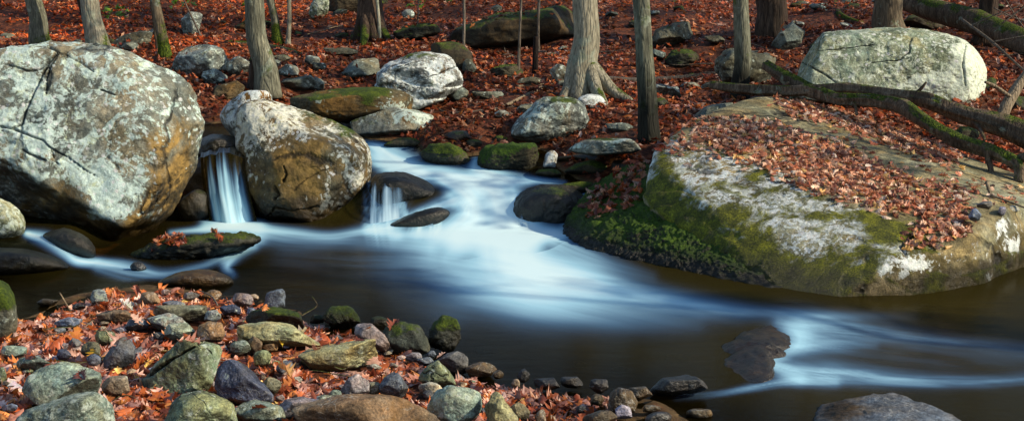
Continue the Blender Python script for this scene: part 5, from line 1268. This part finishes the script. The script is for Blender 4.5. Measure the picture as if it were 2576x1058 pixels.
def shade_tree(label, x, y, seed, leaves, height, wpx=46):  # adds an unseen oak outside the frame to cast shade
    z = float(ground_z(x, y))
    a, b = project(np.array((x, y, z))), project(np.array((x, y, z + 2.2)))
    return tree('tree', label, (float(a[0]), float(a[1])), (float(b[0]), float(b[1])), wpx, wpx * .85, 'grey', y=y, seed=seed, height=height, leaves=leaves)
tree('tree', 'grey brown tree at the top left behind the huge boulder', (106, 128), (82, 0), 42, 38, 'grey', y=16.0, seed=1, mos=.25, bend=.0)
tree('tree', 'pale leaning tree at the top left standing before a dark twin stem', (250, 128), (226, 0), 46, 42, 'pale', y=15.6, seed=2, mos=.1)
tree('tree', 'dark stem right behind the pale leaning tree at the top left', (236, 112), (208, 0), 26, 28, 'dark', y=16.3, seed=3, leaves=60)
tree('tree', 'slim leaning tree with a mossy foot right of the pale leaning tree', (415, 146), (388, 0), 26, 24, 'brown', seed=4, mos=.4, leaves=70)
tree('sapling', 'thin sapling touching the slim leaning tree', (397, 124), (380, 0), 9, 8, 'brown', 'sapling', seed=5, leaves=20, height=4.5)
tree('tree', 'leaning grey trunk with a mossy stump at its foot above the ochre boulder', (672, 240), (641, 0), 56, 46, 'grey', seed=6, flare=.35, lump=.06, leaves=200)
tree('tree', 'slender tree with a mossy foot right behind the leaning grey trunk', (700, 108), (679, 0), 24, 19, 'grey', seed=7, mos=.45, leaves=60)
tree('sapling', 'thin straight pale sapling right of the slender mossy footed tree', (725, 116), (727, 0), 12, 10, 'pale', 'sapling', seed=8, leaves=20, height=4.5)
tree('tree', 'gnarled dark trunk with spreading mossy roots at the top', (934, 96), (930, 0), 54, 50, 'dark', seed=9, flare=.5, roots=5, mos=.28, ridge=.16, leaves=220, height=8.5, rootspec=[(-46, 4, .05, -.1), (44, 10, .05, -.2), (-20, 16, .05, -.5)])
tree('sapling', 'pale crooked sapling in front of the gnarled dark trunk', (957, 106), (948, 0), 10, 8, 'pale', 'sapling', seed=10, leaves=20, height=4)
tree('tree', 'thick pale grey tree with one long root running right on the far bank', (1462, 246), (1470, 0), 74, 60, 'pale', seed=11, flare=.45, roots=3, lump=.06, ridge=.05, leaves=260, height=9, rootspec=[(130, 16, .035, -.25), (-46, -2, .05, -.15), (60, 26, .04, -.4)])
tree('tree', 'slim straight tree with a dark foot beside the enormous slab', (1632, 352), (1612, 0), 50, 42, 'slim', foot=.62, seed=12, flare=.25, lump=.03, ridge=.09, leaves=200)
tree('tree', 'straight tree with a dark wet foot behind the log end', (1864, 248), (1863, 0), 44, 40, 'slim', foot=.40, seed=13, flare=.12, lump=.02, ridge=.1, leaves=200)
tree('tree', 'split dark trunk with a black hollow near the top right', (1946, 98), (1938, 0), 60, 66, 'dark', seed=14, flare=.2, ridge=.16, leaves=160, crk=(1958, 11, -.1))
tree('tree', 'mossy trunk rising behind the long pale boulder', (2238, 96), (2238, 0), 62, 60, 'brown', y=15.4, seed=15, mos=.0, leaves=220)
tree('tree', 'dark reddish trunk behind the right end of the long pale boulder', (2472, 112), (2488, 0), 40, 44, 'dark', seed=16, ridge=.14, leaves=160)
tree('sapling', 'bare sapling rising in front of the long dark outcrop left of the charred post', (1304, 190), (1311, 0), 8, 6, 'twig', 'sapling', seed=17, leaves=12, height=3.5)
tree('sapling', 'bare sapling right behind the charred post', (1354, 140), (1356, 0), 8, 7, 'twig', 'sapling', seed=18, leaves=12, height=3.5)
tree('sapling', 'bare sapling at the left end of the long dark outcrop', (1167, 150), (1167, 0), 9, 7, 'twig', 'sapling', seed=19, leaves=12, height=3.5)
tree('sapling', 'young sapling beside the low green mossy rock', (1049, 98), (1052, 20), 4, 3, 'twig', 'sapling', seed=20, leaves=30, height=1.6)
tree('sapling', 'hair thin leaning sapling beside the pale pointed rock', (510, 96), (462, 0), 6, 4, 'twig', 'sapling', seed=21, leaves=8, height=3)

shade_tree('unseen oak added for shade on the far bank beyond the right edge with rust leaves still on its limbs', 7.2, 8.7, 40, 1300, 6.0)
shade_tree('unseen oak added for shade on the near bank beyond the right edge with rust leaves still on its limbs', 12.0, 4.0, 41, 2200, 9.5, 90)
shade_tree('unseen oak added for shade high on the slope beyond the right edge with rust leaves still on its limbs', 10.5, 12.5, 42, 900, 8.0, 40)
shade_tree('tall leafy unseen oak added for shade in the woods well beyond the right edge', 11.5, 16.0, 45, 900, 9.0, 36)

def pole(name, label, path, mat, cat, n=40, m=14, ridge=.1, lump=.06, seed=0, mosv=0.0, extra=(), group=None):
    """a log or a branch: path rows (u, v, y, width in pixels)"""
    W3 = [(*at(u, v, y), w * y / F / 2) for u, v, y, w in path]
    parts = [tube(W3, n, m, ridge, 11, lump, None, seed)]
    for e in extra:
        parts.append(tube([(*at(u, v, y), w * y / F / 2) for u, v, y, w in e], 16, 8, ridge, 9, lump, None, seed + 1))
    V, fs = merge(parts)
    org = V.mean(0); org[2] = V[:, 2].min()
    o = mesh_np(name, V, fs, BK[mat], attrs={'mos': np.full(len(V), mosv)}, origin=org)
    return tag(o, label, cat, group)

def on_ground(pts, lift=.6):
    """pixel path laid on the slope: rows (u, v, width)"""
    out = []
    for u, v, w in pts:
        h = hit(u, v)
        out.append((u, v, h[1] - w * h[1] / F * lift, w))
    return out
# logs lying across the slab
pole('fallen_log', 'straight mossy log lying behind the twisted log across the slab',
     [(1786, 213, 11.9, 16), (1860, 224, 11.7, 26), (1990, 230, 11.4, 28), (2130, 222, 11.1, 28), (2200, 232, 10.95, 30), (2260, 240, 10.8, 32), (2330, 250, 10.65, 40), (2400, 276, 10.5, 40), (2480, 302, 10.3, 48), (2600, 346, 10.0, 54), (2720, 388, 9.8, 58)], 'log', 'log', 120, 24, .26, .16, 2, -.05, extra=[[(2290, 246, 10.7, 12), (2318, 222, 10.66, 9), (2330, 206, 10.64, 5)], [(1960, 226, 11.45, 9), (1984, 206, 11.4, 6)], [(2440, 292, 10.4, 14), (2470, 330, 10.2, 10), (2478, 352, 10.1, 7)]])
pole('fallen_log', 'twisted mossy log bending down to the right across the slab',
     [(1928, 163, 12.0, 26), (1975, 195, 11.7, 30), (2040, 230, 11.3, 32), (2110, 252, 11.0, 30), (2200, 254, 10.75, 32), (2270, 270, 10.5, 38), (2330, 310, 10.2, 40), (2400, 350, 9.95, 40), (2470, 374, 9.8, 36), (2540, 400, 9.65, 32), (2566, 420, 9.55, 32), (2562, 462, 9.5, 30)], 'log', 'log', 130, 22, .26, .18, 6, .04,
     extra=[[(2150, 258, 10.85, 10), (2156, 290, 10.8, 8)], [(2480, 375, 9.75, 22), (2492, 420, 9.7, 16), (2500, 462, 9.65, 12)], [(2560, 400, 9.62, 26), (2620, 380, 9.5, 24)]])
pole('fallen_log', 'long mossy fallen trunk in the shade at the top right corner', [(2270, 2, 16.6, 40), (2360, 30, 16.1, 56), (2450, 52, 15.6, 60), (2540, 90, 15.0, 60), (2640, 140, 14.4, 60)], 'log', 'log', 60, 18, .08, .05, 9, .02)
pole('tree_stub', 'broken pale snag leaning at the right edge above the log', [(2512, 318, 11.0, 30), (2530, 268, 11.05, 28), (2556, 225, 11.1, 26), (2582, 180, 11.15, 14)], 'dead', 'snag', 26, 14, .15, .08, 4, 0, extra=[[(2545, 245, 11.05, 10), (2500, 214, 11.0, 9), (2478, 206, 10.95, 6)]])
pole('fallen_pole', 'smooth brown pole on the leaves behind the leaning grey trunk', on_ground([(566, 106, 11), (640, 112, 15), (720, 126, 15), (772, 140, 10)]), 'brown', 'log', 30, 10, .06, .05, 11)
pole('fallen_pole', 'weathered grey log lying behind the slim tree', on_ground([(1520, 196, 12), (1600, 203, 14), (1680, 200, 16), (1760, 192, 15), (1808, 184, 12)]), 'twig', 'log', 30, 10, .08, .08, 12, 0)
pole('fallen_branch', 'long pale branch slanting down from the thick tree', on_ground([(1418, 200, 12), (1360, 222, 11), (1300, 252, 10), (1240, 280, 8), (1200, 300, 6)], .8), 'dead', 'branch', 30, 8, .05, .05, 13)
pole('fallen_branch', 'short straight pale branch above the long slanting branch', on_ground([(1272, 218, 6), (1320, 216, 7), (1372, 213, 6)]), 'dead', 'branch', 16, 8, .05, .05, 14)
pole('fallen_branch', 'forked grey branch at the left of the fallen branches', on_ground([(1340, 262, 6), (1270, 270, 7), (1220, 276, 6), (1170, 285, 5), (1145, 300, 4)]), 'twig', 'branch', 24, 8, .05, .08, 15, extra=[on_ground([(1220, 276, 5), (1196, 296, 4), (1190, 312, 3)]), on_ground([(1200, 270, 4), (1175, 262, 3), (1150, 250, 2)])])
pole('fallen_branch', 'crooked dark branch below the tilted white boulder', on_ground([(1180, 200, 4), (1215, 205, 5), (1250, 222, 5), (1280, 236, 4)]), 'twig', 'branch', 18, 6, .05, .1, 16, extra=[on_ground([(1216, 206, 4), (1222, 170, 3)])])
pole('fallen_branch', 'grey branch below the brown ledge near the tilted boulder', on_ground([(1100, 262, 3), (1108, 280, 5), (1150, 284, 5), (1200, 280, 3)]), 'twig', 'branch', 18, 6, .05, .1, 17)
pole('fallen_branch', 'forked branch right of the weathered grey log', on_ground([(1690, 255, 3), (1720, 225, 5), (1745, 196, 6)]), 'twig', 'branch', 18, 6, .05, .1, 18, extra=[on_ground([(1600, 305, 3), (1650, 312, 5), (1700, 318, 4)])])
pole('fallen_branch', 'dark bare branch crossing behind the broken snag', [(2420, 50, 14, 8), (2490, 100, 13.6, 8), (2540, 145, 13.2, 6), (2590, 190, 12.8, 5)], 'twig', 'branch', 18, 6, .05, .1, 19, extra=[[(2440, 66, 13.9, 4), (2520, 30, 13.7, 3)], [(2500, 105, 13.5, 4), (2580, 90, 13.4, 3)]])
pole('fallen_branch', 'tangle of bare grey branches in the top right corner', [(2520, 60, 14.5, 4), (2560, 30, 14.5, 5), (2610, -10, 14.5, 4)], 'twig', 'branch', 18, 6, .05, .1, 20, extra=[[(2500, 20, 14.4, 4), (2550, 45, 14.4, 3), (2600, 60, 14.4, 3)], [(2530, 0, 14.6, 3), (2560, 50, 14.6, 4), (2600, 100, 14.6, 3)], [(2510, 40, 14.5, 3), (2570, 12, 14.5, 3)]])
pole('charred_post', 'charred black post standing on the slope left of the thick tree', [(1346, 186, hit(1346, 184)[1], 15), (1347, 140, hit(1346, 184)[1], 14), (1348, 92, hit(1346, 184)[1], 11)], 'char', 'stump', 20, 12, .12, .05, 21)
yb = hit(645, 222)[1] - .05
st = pole('tree_stump', 'dark stump with a mossy top touching the leaning grey trunk', [(636, 226, yb, 34), (637, 205, yb, 25), (638, 180, yb, 25), (640, 152, yb, 23)], 'dark', 'stump', 26, 16, .12, .05, 22)
V, fs = tube([(*at(640, 155, yb), 13 * yb / F), (*at(640, 149, yb), 14 * yb / F), (*at(640, 144, yb), 9 * yb / F)], 8, 14, .1, 9, .1)
o = mesh_np('moss_cap', V, fs, RM['apron'], st, origin=at(640, 155, yb)); o.parent = st; o.location = [float(a - b) for a, b in zip(at(640, 155, yb), st.location)]
pole('tree_root', 'dark mossy root stub on the slope left of the mossy trunk', on_ground([(2100, 10, 16), (2110, 40, 20), (2130, 52, 14), (2170, 58, 8)]), 'log', 'root', 20, 10, .1, .1, 23, .2)
pole('twig', 'slim grey twig sticking up from the left shore', [(177, 782, 7.02, 4), (166, 762, 7.0, 4), (150, 735, 6.98, 3)], 'dead', 'twig', 12, 6, .05, .1, 24)
pole('twig', 'grey twig lying at the tip of the gravel point', [(548, 768, 7.05, 5), (535, 745, 7.15, 5), (515, 735, 7.2, 4), (500, 730, 7.25, 3)], 'twig', 'twig', 14, 6, .05, .1, 25)
pole('twig', 'thin reddish twig dipping into the pool', [(755, 795, 6.9, 3), (790, 775, 6.95, 4), (802, 768, 6.95, 3), (785, 745, 6.95, 2)], 'brown', 'twig', 14, 6, .05, .1, 26)
pole('broken_branch', 'short broken branch stub standing on the slab near the right edge', [(2498, 500, 8.75, 9), (2488, 478, 8.8, 9), (2482, 458, 8.85, 11)], 'dead', 'branch', 12, 8, .1, .1, 27, extra=[[(2482, 460, 8.85, 7), (2440, 468, 8.8, 3), (2400, 462, 8.85, 2)], [(2492, 490, 8.75, 6), (2560, 515, 8.6, 5), (2610, 535, 8.5, 3)]])
# thin twigs on the slope that nothing tells apart
tr_ = random.Random(77)
for k in range(44):
    y = tr_.uniform(12.2, 19); x = tr_.uniform(-.42, .42) * y
    a = tr_.uniform(0, 3.14); L = tr_.uniform(.25, .8)
    P0 = []
    for s_ in (-.5, -.15, .2, .5):
        px, py = x + math.cos(a) * L * s_ + tr_.uniform(-.03, .03), y + math.sin(a) * L * s_ + tr_.uniform(-.03, .03)
        P0.append((px, py, float(ground_z(px, py)) + .035 + tr_.uniform(0, .05), tr_.uniform(.004, .010) * (1 - .5 * (s_ + .5))))
    V, fs = tube(P0, 10, 5, .1, 9, .1, None, k)
    o = mesh_np('twig', V, fs, BK[tr_.choice(('dead', 'twig', 'twig'))], origin=V.mean(0))
    tag(o, 'thin bare twig lying among the leaves of the wooded slope', 'twig', 'thin twigs among the leaves of the slope')
for k in range(22):
    u, v = tr_.uniform(60, 1350), tr_.uniform(800, 1040)
    h = hit(u, v)
    if h[2] < .02: continue
    a = tr_.uniform(0, 3.14); L = tr_.uniform(.10, .30)
    P0 = [(h[0] + math.cos(a) * L * s_ + tr_.uniform(-.01, .01), h[1] + math.sin(a) * L * s_ + tr_.uniform(-.01, .01), h[2] + .04 + tr_.uniform(-.01, .03), .0035 - .002 * (s_ + .5)) for s_ in (-.5, -.15, .2, .5)]
    V, fs = tube(P0, 10, 5, .1, 9, .1, None, k + 90)
    o = mesh_np('twig', V, fs, BK[tr_.choice(('dead', 'twig', 'brown'))], origin=V.mean(0))
    tag(o, 'short thin twig among the leaves and stones of the near bank', 'twig', 'short twigs on the near bank')
# ------------------------------------------------------------------ fallen leaves (nobody could count them)
def bvh_of(labels):
    Vs, Fs, off = [], [], 0
    for l in labels:
        P, f = ROCKS[l]; Vs.append(P); Fs.append(f + off); off += len(P)
    return BVHTree.FromPolygons(np.concatenate(Vs).tolist(), np.concatenate(Fs).tolist())

def scatter_hill():
    n = 78000
    y = 10.2 + (27 - 10.2) * rng.random(n) ** .92
    x = (rng.random(n) * 2 - 1) * (y * .47 + .8)
    g = ground_z(x, y); w = water_z(x, y)
    dens = np.clip(1.25 - (y - 12) * .03, .6, 1)
    bare = fbm(np.stack([x, y, 0 * x], -1), .9, 3)
    keep = (g > w + .02) & (rng.random(n) < dens) & ~((bare > .62) & (rng.random(n) < .75))
    # open slope only
    keep &= ~((x > .3) & (y < 9.8))
    x, y, g = x[keep], y[keep], g[keep]
    e = .06
    N = np.stack([-(ground_z(x + e, y) - g) / e, -(ground_z(x, y + e) - g) / e, np.ones_like(x)], -1)
    # some leaves lie on the rocks of the slope
    bv = bvh_of([q[2] for q in H])
    keep = np.ones(len(x), bool)
    for i in np.nonzero(y < 18)[0]:
        loc, nrm, _, _ = bv.ray_cast(Vector((x[i], y[i], 6)), Vector((0, 0, -1)))
        if loc is not None and loc.z > g[i] + .02:
            if rng.random() < .22 and nrm.z > .6: g[i] = loc.z; N[i] = nrm[:]
            else: keep[i] = False
    x, y, g, N = x[keep], y[keep], g[keep], N[keep]
    P = np.stack([x, y, g + rng.uniform(.004, .045, len(x))], -1)
    sz = rng.uniform(.05, .105, len(x))
    sun = (sstep(-x, .5, 6) * sstep(y, 14, 18))[:, None]  # sunlight put into the leaf colour, stronger uphill to the left
    X3 = np.stack([x, y, 0 * x], -1)
    drift = np.clip(1 + .55 * fbm(X3, .8, 3, .6) + .3 * fbm(X3, 3.0, 2), .38, 1.7)[:, None]
    pale = np.clip(fbm(X3, 1.3, 3, .6, 7.0), 0, 1)[:, None] * np.array((.25, .45, .7))
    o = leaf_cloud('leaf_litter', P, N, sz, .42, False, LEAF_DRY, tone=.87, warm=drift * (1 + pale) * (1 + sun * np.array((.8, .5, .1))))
    tag(o, 'rust coloured fallen leaves covering the wooded slope', kind='stuff')
scatter_hill()

def scatter_on(name, label, labels, zone, n, size, tone=1.0, hug=.03, detail=False, tilt=.45, lift=(.004, .03), pal=PAL, pw=PW):
    """drop leaves straight down on rocks; zone(u, v) -> probability"""
    bv = bvh_of(labels)
    allP = np.concatenate([ROCKS[l][0] for l in labels])
    lo, hi = allP.min(0), allP.max(0)
    pos, nor = [], []
    for _ in range(12):
        m = n * 3
        xs, ys = rng.uniform(lo[0], hi[0], m), rng.uniform(lo[1], hi[1], m)
        L, Q = [], []
        for x, y in zip(xs, ys):
            loc, nrm, _, _ = bv.ray_cast(Vector((x, y, 6)), Vector((0, 0, -1)))
            if loc is not None and nrm.z > .45: L.append(loc[:]); Q.append(nrm[:])
        L, Q = np.array(L), np.array(Q)
        u, v = project(L)
        k = (rng.random(len(L)) < zone(u, v)) & (L[:, 2] > water_z(L[:, 0], L[:, 1]) + .01)
        L = L[k]; L[:, 2] += rng.uniform(*lift, len(L))
        pos += list(L); nor += list(Q[k])
        if len(pos) >= n: break
    pos, nor = pos[:n], nor[:n]
    o = leaf_cloud(name, np.array(pos), np.array(nor), rng.uniform(size[0], size[1], len(pos)), tilt, detail, tone=tone, pal=pal, pw=pw)
    return tag(o, label, kind='stuff')

def poly_zone(polys, soft=14):
    def z(u, v):
        best = np.zeros(len(u))
        for poly, dens in polys:
            c = inside(u, v, poly)
            d = seg_dist(u, v, [(*q, 0) for q in list(poly) + [poly[0]]])[0]
            best = np.maximum(best, np.where(c, dens, dens * np.exp(-(d / soft) ** 2) * .6))
        return best
    return z
SL = 'enormous sloping slab rock strewn with fallen leaves at the right'
LPAL = np.array([(.50, .30, .10), (.10, .04, .025), (.34, .12, .06), (.44, .22, .13), (.52, .33, .22), (.26, .08, .04), (.40, .16, .07), (.58, .42, .32), (.18, .055, .03)])
LPW = np.array([.07, .10, .24, .2, .14, .16, .14, .06, .06])
scatter_on('leaf_litter', 'pale rust leaves lying on the sloping slab', [SL], poly_zone([
    ([(1745, 318), (1800, 308), (1930, 316), (2040, 350), (2140, 372), (2200, 420), (2330, 470), (2420, 490), (2440, 530), (2430, 580), (2400, 615), (2290, 622), (2275, 600), (2330, 560), (2310, 540), (2205, 528), (2085, 494), (1982, 444), (1835, 384), (1740, 345)], 1.0),
    ([(1960, 262), (2080, 262), (2240, 300), (2330, 340), (2420, 390), (2400, 412), (2280, 372), (2120, 318), (2000, 292)], .95),
    ([(1690, 360), (1760, 345), (1760, 375), (1700, 385)], .5), ([(2330, 440), (2460, 480), (2440, 500), (2340, 475)], .4), ([(1700, 300), (2576, 480), (2560, 520), (1700, 400)], .10)], 14), 3800, (.028, .09), tone=1.45, detail=True, tilt=.3, lift=(.003, .022), pal=LPAL, pw=LPW)
AP = 'moss blanketed rock apron sloping into the pool below the enormous slab'
scatter_on('leaf_litter', 'rust leaves caught between the mossy apron and the slab', [AP, SL], poly_zone([
    ([(1590, 380), (1650, 370), (1640, 410), (1600, 440), (1612, 500), (1560, 520), (1600, 430)], 1.0), ([(1500, 480), (1560, 460), (1540, 530), (1490, 545), (1480, 530)], .8), ([(1560, 440), (1620, 420), (1600, 500), (1540, 500)], .6)], 10), 240, (.06, .10), detail=True, tilt=.4, lift=(.004, .04))
LW = 'long low mossy rock holding fallen leaves in front of the huge boulder'
scatter_on('leaf_litter', 'rust leaves caught on the long low mossy rock', [LW], poly_zone([([(370, 640), (400, 612), (460, 605), (475, 612), (440, 628), (400, 635)], 1.0), ([(540, 598), (560, 598), (560, 612), (540, 612)], .3)], 6), 70, (.06, .09), detail=True, tilt=.5, lift=(.004, .03))

# near bank: larger lobed leaves heaped between the stones
NPAL = np.array([(.33, .085, .022), (.27, .06, .018), (.42, .14, .035), (.17, .045, .022), (.46, .26, .19), (.50, .33, .28), (.30, .13, .09), (.48, .20, .06), (.12, .035, .022), (.38, .20, .16), (.55, .36, .10)])
NPW = np.array([.19, .14, .10, .09, .13, .07, .11, .04, .04, .08, .01])
BANK = [at_level(u, v, .03)[:2] for u, v in ((-60, 800), (70, 800), (130, 782), (190, 756), (320, 708), (440, 712), (520, 735), (640, 752), (740, 795), (830, 818), (960, 855), (1060, 905), (1180, 932), (1290, 958), (1420, 985), (1530, 985), (1560, 1040), (1600, 1120), (1000, 1150), (300, 1150), (-120, 1150), (-140, 900))]
stones_bv = bvh_of([l for l in ROCKS if any(l == q[2] for q in N)] + ['split green stone with a deep groove across it in the middle of the gravel bank'])
def scatter_bank():
    n = 13000
    x = rng.uniform(-3.2, 1.2, n); y = rng.uniform(4.4, 7.7, n)
    k = inside(x, y, BANK)
    x, y = x[k], y[k]
    g = ground_z(x, y)
    keep, zs = [], []
    for i in range(len(x)):
        loc, nrm, _, _ = stones_bv.ray_cast(Vector((x[i], y[i], 3)), Vector((0, 0, -1)))
        z = g[i]
        if loc is not None and loc.z > z + .018:
            if rng.random() > .05 or nrm.z < .6: continue
            z = loc.z
        if z < -.03: continue
        keep.append(i); zs.append(z)
    keep = np.array(keep); x, y = x[keep], y[keep]; z = np.array(zs)
    U, W = project(np.stack([x, y, z], -1))
    thin = fbm(np.stack([x, y, 0 * x], -1), 2.2, 3) * .5 + .85
    k = rng.random(len(x)) < np.clip(thin, .3, 1)
    x, y, z, U = x[k], y[k], z[k], U[k]
    P = np.stack([x, y, z - .012 + rng.uniform(.004, .034, len(x))], -1)
    wet = sstep(U, 1180, 1400)[:, None]
    o = leaf_cloud('leaf_litter', P, np.tile((0., -.05, 1.), (len(P), 1)), rng.uniform(.06, .108, len(P)), .36, True, tone=1.6, pal=NPAL, pw=NPW, warm=1 - wet * np.array((.45, .5, .5)))
    tag(o, 'rust and pink oak leaves heaped between the stones of the near bank', kind='stuff')
scatter_bank()

def one_leaf(label, u, v, size, col, z=None, seed=0, tilt=(0, 0, 0)):
    h = hit(u, v)
    T, f = leaf_template(seed, True)
    T = T * size
    a, b, c = tilt
    from mathutils import Euler
    M = np.array(Euler((a, b, c)).to_matrix())
    V = T @ M.T + np.array((h[0], h[1], (z if z is not None else h[2] + .07)))
    cols = np.tile((*col, 1), (len(V), 1)) * np.concatenate([rng.uniform(.8, 1.2, (len(V), 3)), np.ones((len(V), 1))], 1)
    org = (float(h[0]), float(h[1]), float(V[:, 2].min()))
    o = mesh_np('oak_leaf', V, f, LEAF, cols=np.clip(cols, 0, 1), origin=org)
    tag(o, label, 'leaf')
one_leaf('bright yellow oak leaf below the big smooth yellow stone', 705, 890, .08, (.80, .50, .05), seed=3, tilt=(.9, .2, 1.2))
one_leaf('pale cream oak leaf at the right tip of the big smooth yellow stone', 752, 868, .11, (.80, .66, .42), seed=5, tilt=(.5, 0, -1.2))
one_leaf('large curled tan oak leaf in front of the small blue slate stone', 722, 965, .11, (.60, .33, .12), seed=8, tilt=(.35, .3, .9))
one_leaf('tan oak leaf under the yellow end of the long tan stone', 895, 935, .10, (.62, .36, .16), seed=2, tilt=(.8, -.3, -1.0))
one_leaf('golden oak leaf right of the grey speckled flat stone', 236, 925, .09, (.70, .36, .02), seed=4, tilt=(.5, .2, .4))
one_leaf('silver white leaf on the gravel beside the slate stone', 320, 795, .11, (.62, .60, .56), seed=6, tilt=(.6, .1, 1.4))
one_leaf('white lobed leaf turned upside down at the lower left', 45, 1005, .10, (.60, .55, .55), seed=7, tilt=(.5, .1, 1.4))
one_leaf('vivid orange leaf standing between the small navy stone and the angular brown stone', 193, 882, .12, (.62, .19, .03), seed=9, tilt=(1.2, .2, .2))
one_leaf('lone rust leaf near the tip of the long low mossy rock', 542, 612, .06, (.45, .16, .04), z=.10, seed=1, tilt=(.5, 0, .4))

# leafy green sprigs on the slope
def sprig(label, u, v, hgt, n, seed):
    h = hit(u, v); r = random.Random(seed)
    root = empty('seedling', h); tag(root, label, 'plant')
    V, fs = tube([(*h, .004), (h[0] + .02, h[1], h[2] + hgt * .5, .003), (h[0] + .01, h[1], h[2] + hgt, .0015)], 8, 5)
    mesh_np('stem', V, fs, BK['twig'], root, origin=h)
    P = np.array([h + np.array((r.gauss(0, hgt * .35), r.gauss(0, hgt * .3), hgt * r.uniform(.4, 1.1))) for _ in range(n)])
    mesh = leaf_cloud('foliage', P, np.tile((0., -.4, .8), (n, 1)), rng.uniform(.08, .14, n), .5, False, pal=np.array([(.10, .22, .01), (.20, .32, .02)]), pw=np.array([.5, .5]), origin=h)
    mesh.parent = root; mesh.location = (0, 0, 0)
sprig('green leafed seedling right of the gnarled dark trunk', 1055, 40, .35, 26, 1)
sprig('green leafed seedling left of the pale leaning tree', 283, 62, .25, 18, 2)
sprig('yellow green seedling between the slim leaning tree and the pale leaning tree', 455, 42, .3, 18, 3)
sprig('green seedling near the leaning grey trunk high on the slope', 628, 35, .25, 16, 4)
# ------------------------------------------------------------------ light and camera
SUN_EL, SUN_AZ = R(31), R(107)          # azimuth clockwise from +Y: low sun from the right, behind the viewer
w = bpy.data.worlds.new('World'); scene.world = w; w.use_nodes = True
nt = w.node_tree; bg = nt.nodes['Background']
sky = nt.nodes.new('ShaderNodeTexSky'); sky.sky_type = 'NISHITA'; sky.sun_disc = False
sky.sun_elevation = SUN_EL; sky.sun_rotation = SUN_AZ; sky.air_density = 1.2; sky.dust_density = .6; sky.ozone_density = 2.0
nt.links.new(sky.outputs[0], bg.inputs[0]); bg.inputs[1].default_value = .135
sl = bpy.data.lights.new('sun', 'SUN'); sl.energy = 5.0; sl.angle = R(.53); sl.color = (1.0, .85, .62)
so = bpy.data.objects.new('sun', sl); COL.objects.link(so)
dirv = Vector((math.sin(SUN_AZ) * math.cos(SUN_EL), math.cos(SUN_AZ) * math.cos(SUN_EL), math.sin(SUN_EL)))
so.rotation_euler = dirv.to_track_quat('Z', 'Y').to_euler(); so.location = (8, 4, 9)
cam = bpy.data.cameras.new('camera'); co = bpy.data.objects.new('camera', cam); COL.objects.link(co)
co.location = (0, 0, CAM_Z); co.rotation_euler = (math.pi / 2 - PITCH, 0, 0)
cam.sensor_fit = 'HORIZONTAL'; cam.angle = HFOV; cam.clip_start = .05; cam.clip_end = 500
scene.camera = co
scene.view_settings.view_transform = 'Standard'; scene.view_settings.look = 'None'; scene.view_settings.exposure = 0; scene.view_settings.gamma = 1
scene.cycles.max_bounces = 6; scene.cycles.transparent_max_bounces = 8; scene.cycles.use_denoising = True
